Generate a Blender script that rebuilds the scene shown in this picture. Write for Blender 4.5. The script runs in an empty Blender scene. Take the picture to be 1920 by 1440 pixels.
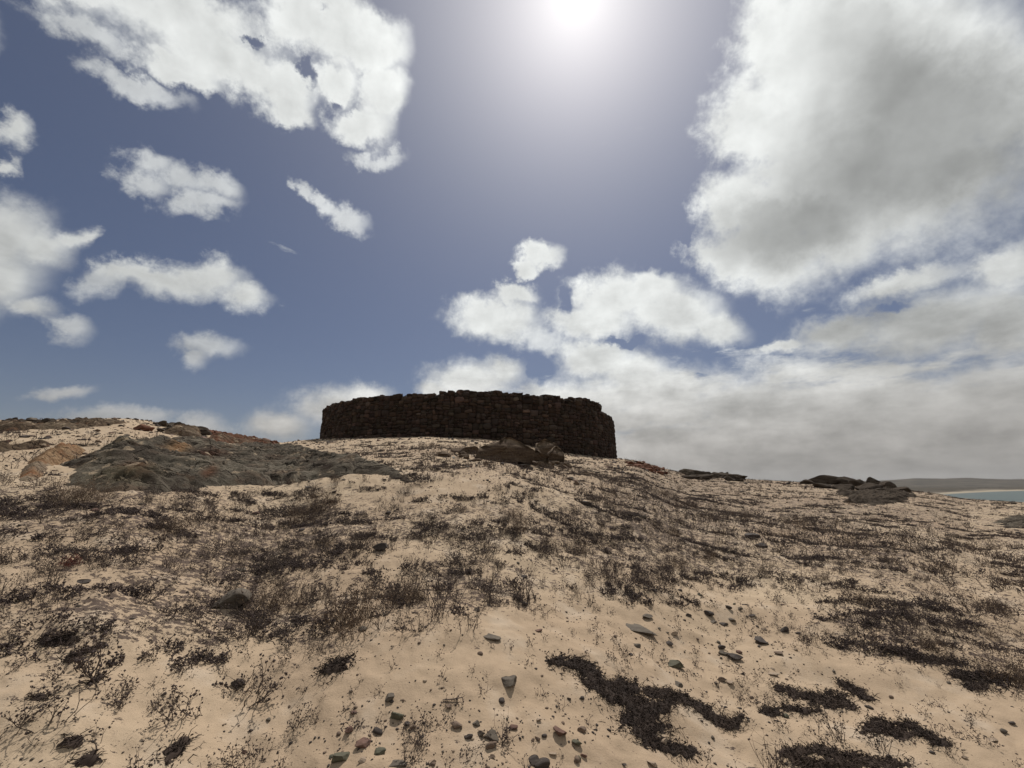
import bpy, math, random
import numpy as np
from mathutils import Vector

# ---------------------------------------------------------------- camera, sky, sun
scene = bpy.context.scene
COL = scene.collection
rad = math.radians
PITCH = 13.15                       # camera tilted slightly up, sea horizon just below mid frame
EYE = 0.0                           # eye height is the zero level; the feet stand at -1.6
FOC = 805.0                         # focal length in pixels of the 1920 px wide photograph

cam_d = bpy.data.cameras.new('camera')
cam = bpy.data.objects.new('camera', cam_d)
COL.objects.link(cam)
cam.location = (0, 0, EYE)
cam.rotation_euler = (rad(90 + PITCH), 0, 0)
cam_d.sensor_width = 36.0
cam_d.lens = 36.0 * FOC / 1920.0
cam_d.clip_start = 0.05
cam_d.clip_end = 40000
scene.camera = cam

scene.view_settings.view_transform = 'Standard'
scene.view_settings.look = 'None'
scene.view_settings.gamma = 1.0
scene.view_settings.exposure = 0.0
scene.cycles.max_bounces = 6
scene.cycles.diffuse_bounces = 2
scene.cycles.volume_bounces = 0

SUN_AZ, SUN_EL = 11.0, 55.0
sv = Vector((math.sin(rad(SUN_AZ)) * math.cos(rad(SUN_EL)), math.cos(rad(SUN_AZ)) * math.cos(rad(SUN_EL)), math.sin(rad(SUN_EL))))
sun_d = bpy.data.lights.new('sun', 'SUN')
sun_d.energy = 3.9
sun_d.angle = rad(0.53)
sun_d.color = (1.0, 0.95, 0.88)
sun = bpy.data.objects.new('sun', sun_d)
COL.objects.link(sun)
sun.rotation_euler = sv.to_track_quat('Z', 'Y').to_euler()


class NT:
    """tiny helper for wiring shader nodes"""
    def __init__(s, tree):
        s.t = tree
        s.n = tree.nodes
        s.l = tree.links

    def put(s, sock, v):
        if isinstance(v, bpy.types.NodeSocket):
            s.l.new(v, sock)
        elif v is not None:
            sock.default_value = v

    def math(s, op, a, b=None, c=None, clamp=False):
        n = s.n.new('ShaderNodeMath'); n.operation = op; n.use_clamp = clamp
        for i, v in enumerate((a, b, c)):
            if v is not None:
                s.put(n.inputs[i], v)
        return n.outputs[0]

    def vmath(s, op, a, b=None, out=0):
        n = s.n.new('ShaderNodeVectorMath'); n.operation = op
        s.put(n.inputs[0], a)
        if b is not None:
            s.put(n.inputs[3] if op == 'SCALE' else n.inputs[1], b)
        return n.outputs[1 if op in ('LENGTH', 'DOT_PRODUCT', 'DISTANCE') else out]

    def noise(s, vec, scale, detail=5, rough=0.5, lac=2.0, dist=0.0, col=False):
        n = s.n.new('ShaderNodeTexNoise')
        s.put(n.inputs['Vector'], vec)
        n.inputs['Scale'].default_value = scale
        n.inputs['Detail'].default_value = detail
        n.inputs['Roughness'].default_value = rough
        n.inputs['Lacunarity'].default_value = lac
        n.inputs['Distortion'].default_value = dist
        return n.outputs['Color' if col else 'Fac']

    def sstep(s, v, a, b, lo=0.0, hi=1.0):
        n = s.n.new('ShaderNodeMapRange'); n.interpolation_type = 'SMOOTHSTEP'
        s.put(n.inputs['Value'], v)
        for k, x in (('From Min', a), ('From Max', b), ('To Min', lo), ('To Max', hi)):
            s.put(n.inputs[k], x)
        return n.outputs['Result']

    def mix(s, f, a, b, mode='MIX'):
        n = s.n.new('ShaderNodeMix'); n.data_type = 'RGBA'; n.blend_type = mode
        s.put(n.inputs[0], f); s.put(n.inputs[6], a); s.put(n.inputs[7], b)
        return n.outputs[2]


# clouds: (azimuth, elevation, half width, half height, tilt), all in degrees of the sky round the site
SOLID=[(45.0, 33.3, 15.78, 11.31, -40.0), (38.4, 29.7, 10.61, 6.67, -25.0), (-48.8, 22.0, 2.32, 1.51, 38.0), (-44.4, 41.0, 5.04, 1.62, 6.0), (-36.9, 42.5, 4.98, 2.87, 7.0), (-40.3, 20.4, 5.07, 1.96, 10.0), (-42.4, 20.6, 3.49, 1.38, 12.0), (-27.4, 44.6, 4.27, 2.33, 16.0), (-52.8, 41.6, 5.33, 2.03, 23.0), (-45.2, 44.3, 11.28, 2.97, 19.0), (-41.2, 43.1, 8.74, 2.89, 8.0), (-44.2, 40.1, 5.65, 1.15, 10.0), (-33.7, 42.2, 4.7, 3.08, 8.0), (-31.1, 49.0, 9.06, 3.29, 17.0), (-32.1, 40.5, 2.78, 1.5, 8.0), (-22.9, 48.9, 6.06, 3.14, 17.0), (-20.4, 45.6, 4.51, 2.87, 12.0), (-23.7, 41.7, 5.12, 2.13, 13.0), (-26.7, 48.9, 6.67, 3.42, 15.0), (-54.4, 29.5, 2.04, 1.49, 36.0), (-54.2, 26.7, 1.2, 0.88, 56.0), (-52.8, 20.9, 4.49, 3.6, 69.0), (-52.4, 17.3, 4.2, 3.49, 74.0), (-50.4, 21.0, 2.7, 2.56, -30.0), (-47.6, 22.7, 1.35, 0.96, 50.0), (-50.1, 15.2, 1.95, 1.32, 12.0), (-39.5, 21.1, 5.21, 1.76, 10.0), (-37.2, 22.2, 3.58, 2.34, 19.0), (-34.1, 21.2, 3.29, 2.25, -2.0), (-43.9, 20.2, 2.59, 0.88, 12.0), (4.3, 29.5, 3.89, 2.23, 5.0), (1.9, 27.8, 2.33, 1.33, -1.0), (-2.3, 21.6, 8.16, 3.34, -4.0), (0.4, 24.7, 4.22, 1.78, -0.0), (14.3, 23.7, 7.96, 4.14, -6.0), (11.2, 21.3, 8.03, 3.08, -4.0), (21.7, 20.9, 7.28, 4.24, -9.0), (26.0, 18.7, 4.97, 2.4, -20.0), (19.3, 24.5, 4.16, 2.59, -9.0), (11.3, 16.4, 6.28, 3.48, -3.0), (15.8, 14.7, 5.47, 2.74, -4.0), (40.1, 43.6, 8.63, 6.15, -33.0), (35.5, 38.6, 9.01, 5.23, -23.0), (48.5, 36.8, 12.27, 9.32, -57.0), (44.6, 28.9, 10.56, 7.27, -21.0), (31.8, 31.2, 6.99, 4.38, -20.0), (29.3, 25.9, 5.92, 2.56, -28.0), (33.4, 25.5, 8.6, 5.08, -23.0), (39.7, 25.4, 7.57, 4.4, 3.0), (50.1, 27.5, 6.43, 4.13, -13.0), (54.9, 31.7, 7.8, 4.91, -89.0), (47.8, 42.9, 11.81, 2.98, -30.0), (46.2, 14.8, 7.45, 4.03, 3.0), (39.2, 15.9, 5.99, 2.69, 5.0), (33.6, 15.1, 3.14, 0.84, 2.0), (51.7, 18.5, 3.12, 2.75, 6.0), (44.6, 19.5, 6.03, 1.66, 1.0), (50.6, 14.1, 4.69, 3.76, -90.0), (53.9, 18.6, 3.61, 2.49, -33.0), (-21.9, 9.2, 7.15, 3.3, 3.0), (-18.9, 11.1, 3.91, 1.89, 4.0), (-28.7, 6.6, 4.4, 2.17, 3.0), (-5.8, 13.4, 7.61, 3.54, 1.0), (-10.4, 11.9, 3.52, 1.96, 2.0), (-1.5, 14.6, 3.67, 2.49, 0.0), (18.9, 11.1, 13.04, 4.86, -4.0), (29.0, 9.0, 13.86, 4.36, -5.0), (39.6, 6.9, 12.93, 4.08, 0.0), (48.5, 7.8, 8.56, 4.45, 6.0), (9.3, 10.2, 11.97, 4.91, -2.0), (28.4, 3.5, 27.27, 6.71, -2.0), (45.9, 2.8, 17.08, 6.27, -2.0), (55.3, 6.3, 8.22, 7.13, 73.0), (2.9, 7.5, 17.81, 4.93, -0.0), (61.0, 22.7, 11.19, 6.35, 88.0), (-58.9, 16.4, 8.54, 4.44, -83.0), (-59.7, 33.7, 3.82, 2.34, 57.0)]
WISP=[(-36.8, 14.8, 3.4, 1.5, 7.0), (-37.3, 13.5, 1.54, 1.48, 35.0), (-24.2, 32.1, 3.4, 1.34, -6.0), (-43.6, 31.0, 2.57, 1.7, 8.0), (-43.9, 28.8, 2.28, 1.5, 12.0), (-38.7, 31.1, 2.81, 1.58, 9.0), (-39.5, 28.5, 3.88, 1.32, 25.0), (-41.3, 30.3, 2.82, 2.07, 9.0), (-29.1, 33.1, 1.35, 0.88, -30.0), (-26.9, 32.4, 2.46, 0.85, -13.0), (-23.5, 31.9, 3.3, 1.35, -7.0), (-36.9, 15.1, 3.01, 1.04, 7.0), (-37.3, 13.9, 1.24, 1.14, 20.0), (-47.0, 8.2, 2.4, 0.69, 16.0), (-45.7, 19.1, 2.96, 1.4, 40.0), (-47.5, 14.0, 1.51, 1.39, 71.0), (-47.3, 37.4, 5.0, 1.07, 9.0), (-20.7, 38.8, 4.45, 1.09, 11.0), (-21.2, 42.7, 3.6, 3.34, 71.0), (34.8, 12.6, 6.05, 1.47, -14.0), (-52.0, 38.8, 4.39, 1.21, 13.0), (3.7, 18.8, 4.47, 1.76, -1.0), (-35.9, 6.1, 2.83, 1.72, 2.0), (-42.5, 6.6, 4.72, 1.05, 6.0)]
HOLE=[(-50.4, 39.2, 1.81, 0.48, 17.0), (-37.7, 46.0, 1.69, 0.62, 6.0), (-31.1, 44.0, 1.73, 0.81, -67.0), (-27.5, 43.1, 1.13, 0.67, 17.0), (43.8, 17.3, 2.03, 0.53, -2.0), (24.2, 13.0, 1.84, 0.52, -6.0), (14.6, 18.3, 4.22, 0.68, -4.0), (7.6, 24.2, 2.04, 1.06, 88.0), (24.5, 29.3, 0.95, 0.83, -27.0), (26.2, 37.1, 0.96, 0.64, -18.0), (3.7, 14.5, 2.2, 2.13, -1.0), (-29.9, 49.8, 2.05, 0.51, 6.0)]
SHADE=[(49.3, 34.5, 8.79, 4.43, -54.0), (45.5, 31.1, 8.82, 5.37, -7.0), (50.1, 27.9, 5.48, 3.13, -20.0), (37.0, 27.9, 7.75, 3.33, -3.0), (45.1, 13.0, 6.86, 2.56, 2.0), (41.9, 15.9, 6.41, 2.16, -1.0), (34.2, 8.0, 11.39, 2.06, -5.0), (19.9, 6.7, 10.11, 1.99, -2.0), (42.8, 6.0, 7.76, 3.12, -5.0), (49.4, 7.7, 3.74, 2.34, -8.0), (47.3, 1.3, 8.04, 3.24, 0.0), (30.9, 1.6, 12.88, 3.53, -1.0)]

world = bpy.data.worlds.new('World')
scene.world = world
world.use_nodes = True
wt = NT(world.node_tree)
for n in list(wt.n):
    wt.n.remove(n)
SKY_STRENGTH = 0.1
sky = wt.n.new('ShaderNodeTexSky')
sky.sky_type = 'NISHITA'
sky.sun_disc = False
sky.sun_elevation = rad(SUN_EL)
sky.sun_rotation = rad(SUN_AZ)
sky.air_density = 1.0
sky.dust_density = 0.3
sky.ozone_density = 3.0
tc = wt.n.new('ShaderNodeTexCoord')
D = wt.vmath('NORMALIZE', tc.outputs['Generated'])
sep = wt.n.new('ShaderNodeSeparateXYZ'); wt.l.new(D, sep.inputs[0])
dx, dy, dz = sep.outputs
az = wt.math('MULTIPLY', wt.math('ARCTAN2', dx, dy), 57.29578)
el = wt.math('MULTIPLY', wt.math('ARCSINE', dz), 57.29578)
# ragged edges: shift the sky coordinates by noise (billows, then wisps)
w1 = wt.vmath('SUBTRACT', wt.noise(D, 5.5, 3, 0.55, col=True), (0.5, 0.5, 0.5))
w2 = wt.vmath('SUBTRACT', wt.noise(D, 20.0, 5, 0.66, col=True), (0.5, 0.5, 0.5))
warp = wt.vmath('ADD', wt.vmath('SCALE', w1, 4.2), wt.vmath('SCALE', w2, 4.6))
# nearer the horizon clouds are farther and so finer
wsc = wt.sstep(el, 0.0, 35.0, 0.38, 1.0)
comb = wt.n.new('ShaderNodeCombineXYZ'); wt.l.new(az, comb.inputs[0]); wt.l.new(el, comb.inputs[1])
flat = wt.vmath('MULTIPLY', wt.vmath('SCALE', warp, wsc), (1.0, 1.0, 0.0))
P2 = wt.vmath('ADD', comb.outputs[0], flat)


def follow(vec, val):
    """the same vector, but only ready once val is (keeps the shader's working memory small)"""
    c = wt.n.new('ShaderNodeCombineXYZ')
    wt.l.new(wt.math('MULTIPLY', val, 1e-9), c.inputs[2])
    return wt.vmath('ADD', vec, c.outputs[0])


def chain(vec, table, k):
    """smooth union of the ellipses: 1 in their middles, 0 on their rims, below 0 outside"""
    cur = None
    for i, (a, e, ra, re, rot) in enumerate(table):
        if i % 6 == 5:
            vec = follow(vec, cur)
        m = wt.n.new('ShaderNodeMapping'); m.vector_type = 'TEXTURE'
        wt.l.new(vec, m.inputs[0])
        m.inputs['Location'].default_value = (a, e, 0)
        m.inputs['Rotation'].default_value = (0, 0, rad(rot))
        m.inputs['Scale'].default_value = (ra, re, 1)
        d = wt.vmath('LENGTH', m.outputs[0])
        cur = d if cur is None else wt.math('SMOOTH_MIN', cur, d, k)
    return wt.math('SUBTRACT', 1.0, cur)


fs = chain(P2, SOLID, 0.25)
fw = chain(follow(P2, fs), WISP, 0.25)
fh = chain(follow(P2, fw), HOLE, 0.2)
fd = chain(follow(P2, fh), SHADE, 0.3)
n3 = wt.math('SUBTRACT', wt.noise(D, 40.0, 6, 0.65), 0.5)
nb0 = wt.noise(D, 9.0, 4, 0.55)
nb = wt.math('SUBTRACT', nb0, 0.5)
relief = wt.math('SUBTRACT', wt.noise(wt.vmath('ADD', D, tuple(sv * 0.035)), 9.0, 4, 0.55), nb0)
fh = wt.math('ADD', fh, wt.math('MULTIPLY', n3, 1.6))
fs2 = wt.math('SUBTRACT', wt.math('ADD', wt.math('ADD', fs, wt.math('MULTIPLY', n3, 0.45)), wt.math('MULTIPLY', nb, 0.5)), wt.math('MULTIPLY', wt.math('MAXIMUM', fh, 0.0), 0.6))
fw2 = wt.math('ADD', wt.math('ADD', fw, wt.math('MULTIPLY', n3, 1.0)), wt.math('MULTIPLY', nb, 0.7))
# softness of the rim: crisp towards the sun, softer away from it
sund = wt.vmath('DOT_PRODUCT', D, tuple(sv))
ang = wt.math('MULTIPLY', wt.math('ARCCOSINE', wt.math('MINIMUM', sund, 1.0)), 57.29578)
soft = wt.sstep(ang, 20.0, 60.0, 0.45, 0.8)
a_s = wt.sstep(fs2, -0.12, soft)
a_w = wt.sstep(fw2, -0.25, 0.75, 0.0, 0.72)
# high thin veil and the dull sheet of cloud low on the right and all round behind
vn = wt.noise(wt.vmath('MULTIPLY', D, (1.0, 1.0, 3.5)), 6.0, 6, 0.6)
low = wt.math('MULTIPLY', wt.sstep(el, 24.0, 2.0), wt.sstep(az, -18.0, 12.0))
behind = wt.math('MULTIPLY', wt.sstep(wt.math('ABSOLUTE', az), 75.0, 100.0), 0.75)
sheet = wt.sstep(wt.math('ADD', vn, wt.math('MULTIPLY', wt.math('MAXIMUM', low, behind), 0.45)), 0.68, 0.86)
alpha = wt.math('SUBTRACT', 1.0, wt.math('MULTIPLY', wt.math('MULTIPLY', wt.math('SUBTRACT', 1.0, a_s), wt.math('SUBTRACT', 1.0, a_w)), wt.math('SUBTRACT', 1.0, sheet)))
# cloud radiance: thin rims let the sun through, thick middles are grey
thick = wt.sstep(wt.math('ADD', fs2, wt.math('MULTIPLY', nb, 0.5)), 0.05, 1.1)
core = wt.sstep(wt.math('ADD', wt.math('ADD', fd, wt.math('MULTIPLY', nb, 0.2)), wt.math('MULTIPLY', n3, 0.06)), -0.95, 0.7)
grey = wt.math('ADD', wt.math('MULTIPLY', thick, 0.15), wt.math('MULTIPLY', wt.math('MULTIPLY', core, wt.sstep(el, 2.0, 22.0, 0.22, 0.86)), 0.85), clamp=True)
side = wt.sstep(ang, 18.0, 85.0, 0.83, 0.46)
puff = wt.math('ADD', 1.0, wt.math('ADD', wt.math('MULTIPLY', relief, -0.75), wt.math('MULTIPLY', n3, 0.25)))
# the low bank is made of many smaller, farther clouds
nl = wt.math('MULTIPLY', wt.math('SUBTRACT', wt.noise(wt.vmath('MULTIPLY', D, (1.0, 1.0, 2.6)), 11.0, 6, 0.58), 0.5), wt.sstep(el, 30.0, 12.0, 0.0, 1.0))
puff = wt.math('ADD', puff, nl)
lum = wt.math('MULTIPLY', wt.math('MULTIPLY', side, wt.math('SUBTRACT', 1.0, wt.math('MULTIPLY', grey, 0.68))), puff)
lowdim = wt.sstep(el, 0.0, 13.0, 0.66, 1.04)
lum = wt.math('MULTIPLY', lum, lowdim)
tintc = wt.mix(wt.sstep(el, 0.0, 18.0), (1.03, 0.985, 0.93, 1), (0.975, 1.0, 0.985, 1))
cloudc = wt.mix(1.0, tintc, lum, 'MULTIPLY')
# clear sky, with the broad aureole of the dusty sea air round the sun
clear = wt.mix(1.0, sky.outputs[0], (0.1, 0.1, 0.1, 1), 'MULTIPLY')
clear = wt.mix(1.0, clear, (0.43, 0.385, 0.405, 1), 'MULTIPLY')
g1 = wt.math('MULTIPLY', wt.math('EXPONENT', wt.math('MULTIPLY', ang, -1 / 7.0)), 0.60)
g2 = wt.math('MULTIPLY', wt.math('EXPONENT', wt.math('MULTIPLY', ang, -1 / 17.0)), 0.47)
glow = wt.mix(1.0, (1.0, 0.97, 0.90, 1), wt.math('ADD', g1, g2), 'MULTIPLY')
clear = wt.mix(1.0, clear, glow, 'ADD')
cloudc = wt.mix(1.0, cloudc, wt.mix(1.0, glow, (0.35, 0.35, 0.35, 1), 'MULTIPLY'), 'ADD')
final = wt.mix(alpha, clear, cloudc)
bg = wt.n.new('ShaderNodeBackground')
inv = wt.mix(1.0, final, (10.0, 10.0, 10.0, 1), 'MULTIPLY')
wt.l.new(inv, bg.inputs[0])
bg.inputs[1].default_value = SKY_STRENGTH
wo = wt.n.new('ShaderNodeOutputWorld')
wt.l.new(bg.outputs[0], wo.inputs[0])
world.cycles.sampling_method = 'MANUAL'
world.cycles.sample_map_resolution = 512

# ---------------------------------------------------------------- helpers
rng = np.random.default_rng(7)
CP, SP = math.cos(rad(PITCH)), math.sin(rad(PITCH))


def tag(o, label=None, cat=None, group=None, kind=None):
    if label: o['label'] = label
    if cat: o['category'] = cat
    if group: o['group'] = group
    if kind: o['kind'] = kind
    return o


def mesh(name, V, F, mat=None, col=None, smooth=False, matidx=None):
    """V (n,3); F (m,3) or (m,4) or a list of such arrays; col (n,3) goes to the point attribute Tint"""
    if not isinstance(F, list):
        F = [F]
    F = [f for f in F if len(f)]
    me = bpy.data.meshes.new(name)
    me.vertices.add(len(V))
    me.vertices.foreach_set('co', np.ascontiguousarray(V, dtype=np.float32).ravel())
    li = np.concatenate([f.ravel() for f in F]).astype(np.int32)
    tot = np.concatenate([np.full(len(f), f.shape[1]) for f in F]).astype(np.int32)
    st = np.concatenate([[0], np.cumsum(tot)[:-1]]).astype(np.int32)
    me.loops.add(len(li))
    me.loops.foreach_set('vertex_index', li)
    me.polygons.add(len(tot))
    me.polygons.foreach_set('loop_start', st)
    if smooth:
        me.polygons.foreach_set('use_smooth', np.ones(len(tot), dtype=bool))
    for m in (mat if isinstance(mat, (list, tuple)) else [mat]):
        if m: me.materials.append(m)
    if matidx is not None:
        me.polygons.foreach_set('material_index', matidx.astype(np.int32))
    me.update(calc_edges=True)
    if col is not None:
        c = np.ones((len(V), 4), dtype=np.float32)
        col = np.asarray(col, dtype=np.float32)
        if col.ndim == 1:
            col = np.repeat(col[:, None], 3, 1)
        c[:, :3] = col
        a = me.attributes.new('Tint', 'FLOAT_COLOR', 'POINT')
        a.data.foreach_set('color', c.ravel())
    return me


def link(name, me, parent=None, loc=None, rotz=0.0):
    o = bpy.data.objects.new(name, me)
    COL.objects.link(o)
    if parent: o.parent = parent
    if loc is not None: o.location = tuple(float(v) for v in loc)
    o.rotation_euler = (0, 0, rotz)
    return o


def hash2(ix, iy, seed):
    h = (ix.astype(np.int64) * 374761393 + iy.astype(np.int64) * 668265263 + seed * 974634777) & 0xFFFFFFFF
    h = ((h ^ (h >> 13)) * 1274126177) & 0xFFFFFFFF
    h = (h ^ (h >> 16)) & 0xFFFFFF
    return h / float(0xFFFFFF) * 2.0 - 1.0


def vnoise(x, y, seed=0):
    x = np.asarray(x, float); y = np.asarray(y, float)
    ix = np.floor(x); iy = np.floor(y)
    fx = x - ix; fy = y - iy
    ux = fx * fx * fx * (fx * (fx * 6 - 15) + 10); uy = fy * fy * fy * (fy * (fy * 6 - 15) + 10)
    ix = ix.astype(np.int64); iy = iy.astype(np.int64)
    a = hash2(ix, iy, seed); b = hash2(ix + 1, iy, seed); c = hash2(ix, iy + 1, seed); d = hash2(ix + 1, iy + 1, seed)
    return (a * (1 - ux) + b * ux) * (1 - uy) + (c * (1 - ux) + d * ux) * uy


def fbm(x, y, oct=4, seed=0, gain=0.5):
    s = 0; a = 1.0; t = 0
    for i in range(oct):
        ca, sa = math.cos(i * 1.1 + .5), math.sin(i * 1.1 + .5)
        s = s + a * vnoise((x * ca - y * sa) * 2.03 ** i + i * 17.3, (x * sa + y * ca) * 2.03 ** i - i * 9.1, seed + i)
        t += a; a *= gain
    return s / t


def sst(x, a, b):
    t = np.clip((x - a) / (b - a), 0, 1)
    return t * t * (3 - 2 * t)


def ray(px, py):
    """direction through a picture point (1920 x 1440), forward distance 1"""
    u = np.asarray(px, float) - 960; v = 720 - np.asarray(py, float)
    F = FOC * CP - v * SP; U = FOC * SP + v * CP
    return u / F, U / F          # x and z per metre of y


def project(x, y, z):
    d = y * CP + z * SP
    u = x / d; v = (z * CP - y * SP) / d
    return 960 + FOC * u, 720 - FOC * v


# ---------------------------------------------------------------- the lie of the land
FORT_R, FORT_D, FORT_AZ = 10.85, 33.85, -5.3
FX, FY = FORT_D * math.sin(rad(FORT_AZ)), FORT_D * math.cos(rad(FORT_AZ))


def fort_front(a):
    """distance to the outer face of the round wall in the direction a (radians)"""
    p = a - rad(FORT_AZ)
    q = FORT_R ** 2 - (FORT_D * np.sin(p)) ** 2
    return FORT_D * np.cos(p) - np.sqrt(np.maximum(q, 0))


# crest of the hill as seen from the foot: picture point and distance
CREST = [(-900, 800, 24), (-400, 790, 24), (0, 788, 24), (120, 786, 25), (250, 785, 26), (340, 797, 27), (400, 807, 27), (450, 818, 28), (530, 830, 29),
         (595, 823, 0), (650, 821, 0), (720, 820, 0), (800, 818, 0), (900, 823, 0), (960, 829, 0), (1056, 849, 0), (1110, 855, 0), (1156, 859, 0),
         (1200, 865, 34), (1241, 877, 38), (1290, 888, 42), (1387, 897, 46), (1462, 902, 48), (1520, 905, 48),
         (1661, 915, 46), (1700, 920, 46), (1755, 927, 45), (1800, 936, 43), (1840, 939, 42), (1920, 944, 42), (2300, 962, 40), (3600, 985, 40)]
_a, _r, _z = [], [], []
for (px, py, dist) in CREST:
    x, z = ray(px, py)
    a = math.atan(x)
    if dist == 0:
        dist = float(fort_front(np.array(a)))
    _a.append(a); _r.append(dist); _z.append(z * math.cos(a) * dist)
A_, R_, Z_ = map(np.array, (_a, _r, _z))
A_ = np.concatenate([[-math.pi, -2.2], A_, [2.2, math.pi]])
R_ = np.concatenate([[40, 30], R_, [40, 40]])
Z_ = np.concatenate([[-2.2, 0.5], Z_, [-2.4, -2.2]])
SEA_Z = -9.5


def ground_z(x, y):
    x = np.asarray(x, float); y = np.asarray(y, float)
    r = np.hypot(x, y) + 1e-6
    a = np.arctan2(x, y)
    rs = np.interp(a, A_, R_); zs = np.interp(a, A_, Z_)
    t = np.minimum(r / rs, 1.0)
    h = 1.22 * t - 0.22 * t * t
    base = -1.6 + (zs + 1.6) * h
    # beyond the crest: a short flat top, then down to the sea
    flat = np.where(np.abs(a + 0.09) < 0.36, 26.0, 6.0)
    over = np.maximum(r - rs - flat * 0.4, 0)
    base = base - np.where(r > rs, over * over / (over + 22.0) * 0.19, 0)
    base = np.maximum(base, SEA_Z - 4)
    # hummocks of blown sand, quiet at the crest so that the skyline keeps its shape
    q = np.clip((r - 1.2) / 3.0, 0.0, 1) * (1 - 0.75 * sst(t, 0.72, 1.0)) * (r < 70)
    und = 0.12 * fbm(x / 4.2 + 3.1, y / 3.0, 3, 11) + 0.058 * fbm(x / 1.1, y / 0.8, 3, 21)
    fine = 0.016 * fbm(x / 0.28, y / 0.2, 3, 31) + 0.004 * fbm(x / 0.07, y / 0.06, 2, 41)
    near = np.clip(2.2 - r * 0.02, 0.3, 2)
    # a bank of sand below the grey slab and a shallow hollow in front of it
    bank = 0.16 * np.exp(-(((x + 1.6) / 3.4) ** 2 + ((y - 8.2) / 1.3) ** 2)) + 0.12 * np.exp(-(((x + 4.2) / 2.2) ** 2 + ((y - 7.4) / 0.8) ** 2))
    # wind-scooped edge below the shrubs in front
    scoop = -0.05 * np.exp(-(((x - 0.1) / 1.3) ** 2 + ((y - 3.9) / 0.45) ** 2)) + 0.05 * np.exp(-(((x - 1.9) / 0.9) ** 2 + ((y - 4.9) / 0.35) ** 2))
    return base + q * und + fine * near * (r < 70) + bank + scoop


def ground_hit(px, py):
    """where the line of sight through a picture point meets the ground (arrays)"""
    dx_, dz_ = ray(px, py)
    dx_ = np.atleast_1d(dx_); dz_ = np.atleast_1d(dz_)
    ys = np.concatenate([np.arange(1.0, 10, 0.04), np.arange(10, 60, 0.15)])
    H = dz_[:, None] * ys[None] - ground_z(dx_[:, None] * ys[None], np.broadcast_to(ys, (len(dx_), len(ys))))
    neg = H < 0
    idx = np.argmax(neg, 1)
    ok = neg.any(1)
    idx = np.where(ok, idx, len(ys) - 1)
    lo = ys[np.maximum(idx - 1, 0)]; hi = ys[idx]
    for _ in range(12):
        m = (lo + hi) / 2
        b = dz_ * m - ground_z(dx_ * m, m) < 0
        hi = np.where(b, m, hi); lo = np.where(b, lo, m)
    return dx_ * hi, hi, ground_z(dx_ * hi, hi), ok


# how thickly the slope is overgrown, on a coarse grid (columns of 120, rows of 40 picture units)
GY0, GDY, GDX = 800, 40, 120
COVER = np.array([[int(c) for c in r] for r in (
    '43244400000000000', '44333455555666555', '43222246667776555', '77776643468877677', '88866867678888876', '76778877778877777',
    '55688745568878867', '55788548667666766', '67877668745134656', '57887754331127765', '47666732211115866', '55232212213222477',
    '34212111123224226', '35424211123332121', '23233222223232221', '13344333322354321', '12224323322354221')], float) / 9.0


def cover(x, y, z):
    px, py = project(x, y, z)
    gx = np.clip(px / GDX, 0, 15.999); gy = np.clip((py - GY0) / GDY, 0, 15.999)
    ix = gx.astype(int); iy = gy.astype(int); fx = gx - ix; fy = gy - iy
    c = (COVER[iy, ix] * (1 - fx) + COVER[iy, ix + 1] * fx) * (1 - fy) + (COVER[iy + 1, ix] * (1 - fx) + COVER[iy + 1, ix + 1] * fx) * fy
    return np.where(y > 1.0, c, 0.3)


# ---------------------------------------------------------------- materials
def material(name, build, rough=0.9, spec=0.2):
    m = bpy.data.materials.new(name); m.use_nodes = True
    nt = NT(m.node_tree)
    b = nt.n['Principled BSDF']
    b.inputs['Roughness'].default_value = rough
    b.inputs['Specular IOR Level'].default_value = spec
    build(nt, b)
    return m


def attr(nt, name='Tint'):
    n = nt.n.new('ShaderNodeAttribute'); n.attribute_name = name
    return n.outputs['Color']


def bump(nt, b, h, strength, dist):
    n = nt.n.new('ShaderNodeBump')
    n.inputs['Strength'].default_value = strength
    n.inputs['Distance'].default_value = dist
    nt.l.new(h, n.inputs['Height'])
    nt.l.new(n.outputs[0], b.inputs['Normal'])


def obj_vec(nt):
    return nt.n.new('ShaderNodeTexCoord').outputs['Object']


def objrand(nt):
    return nt.n.new('ShaderNodeObjectInfo').outputs['Random']


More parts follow.
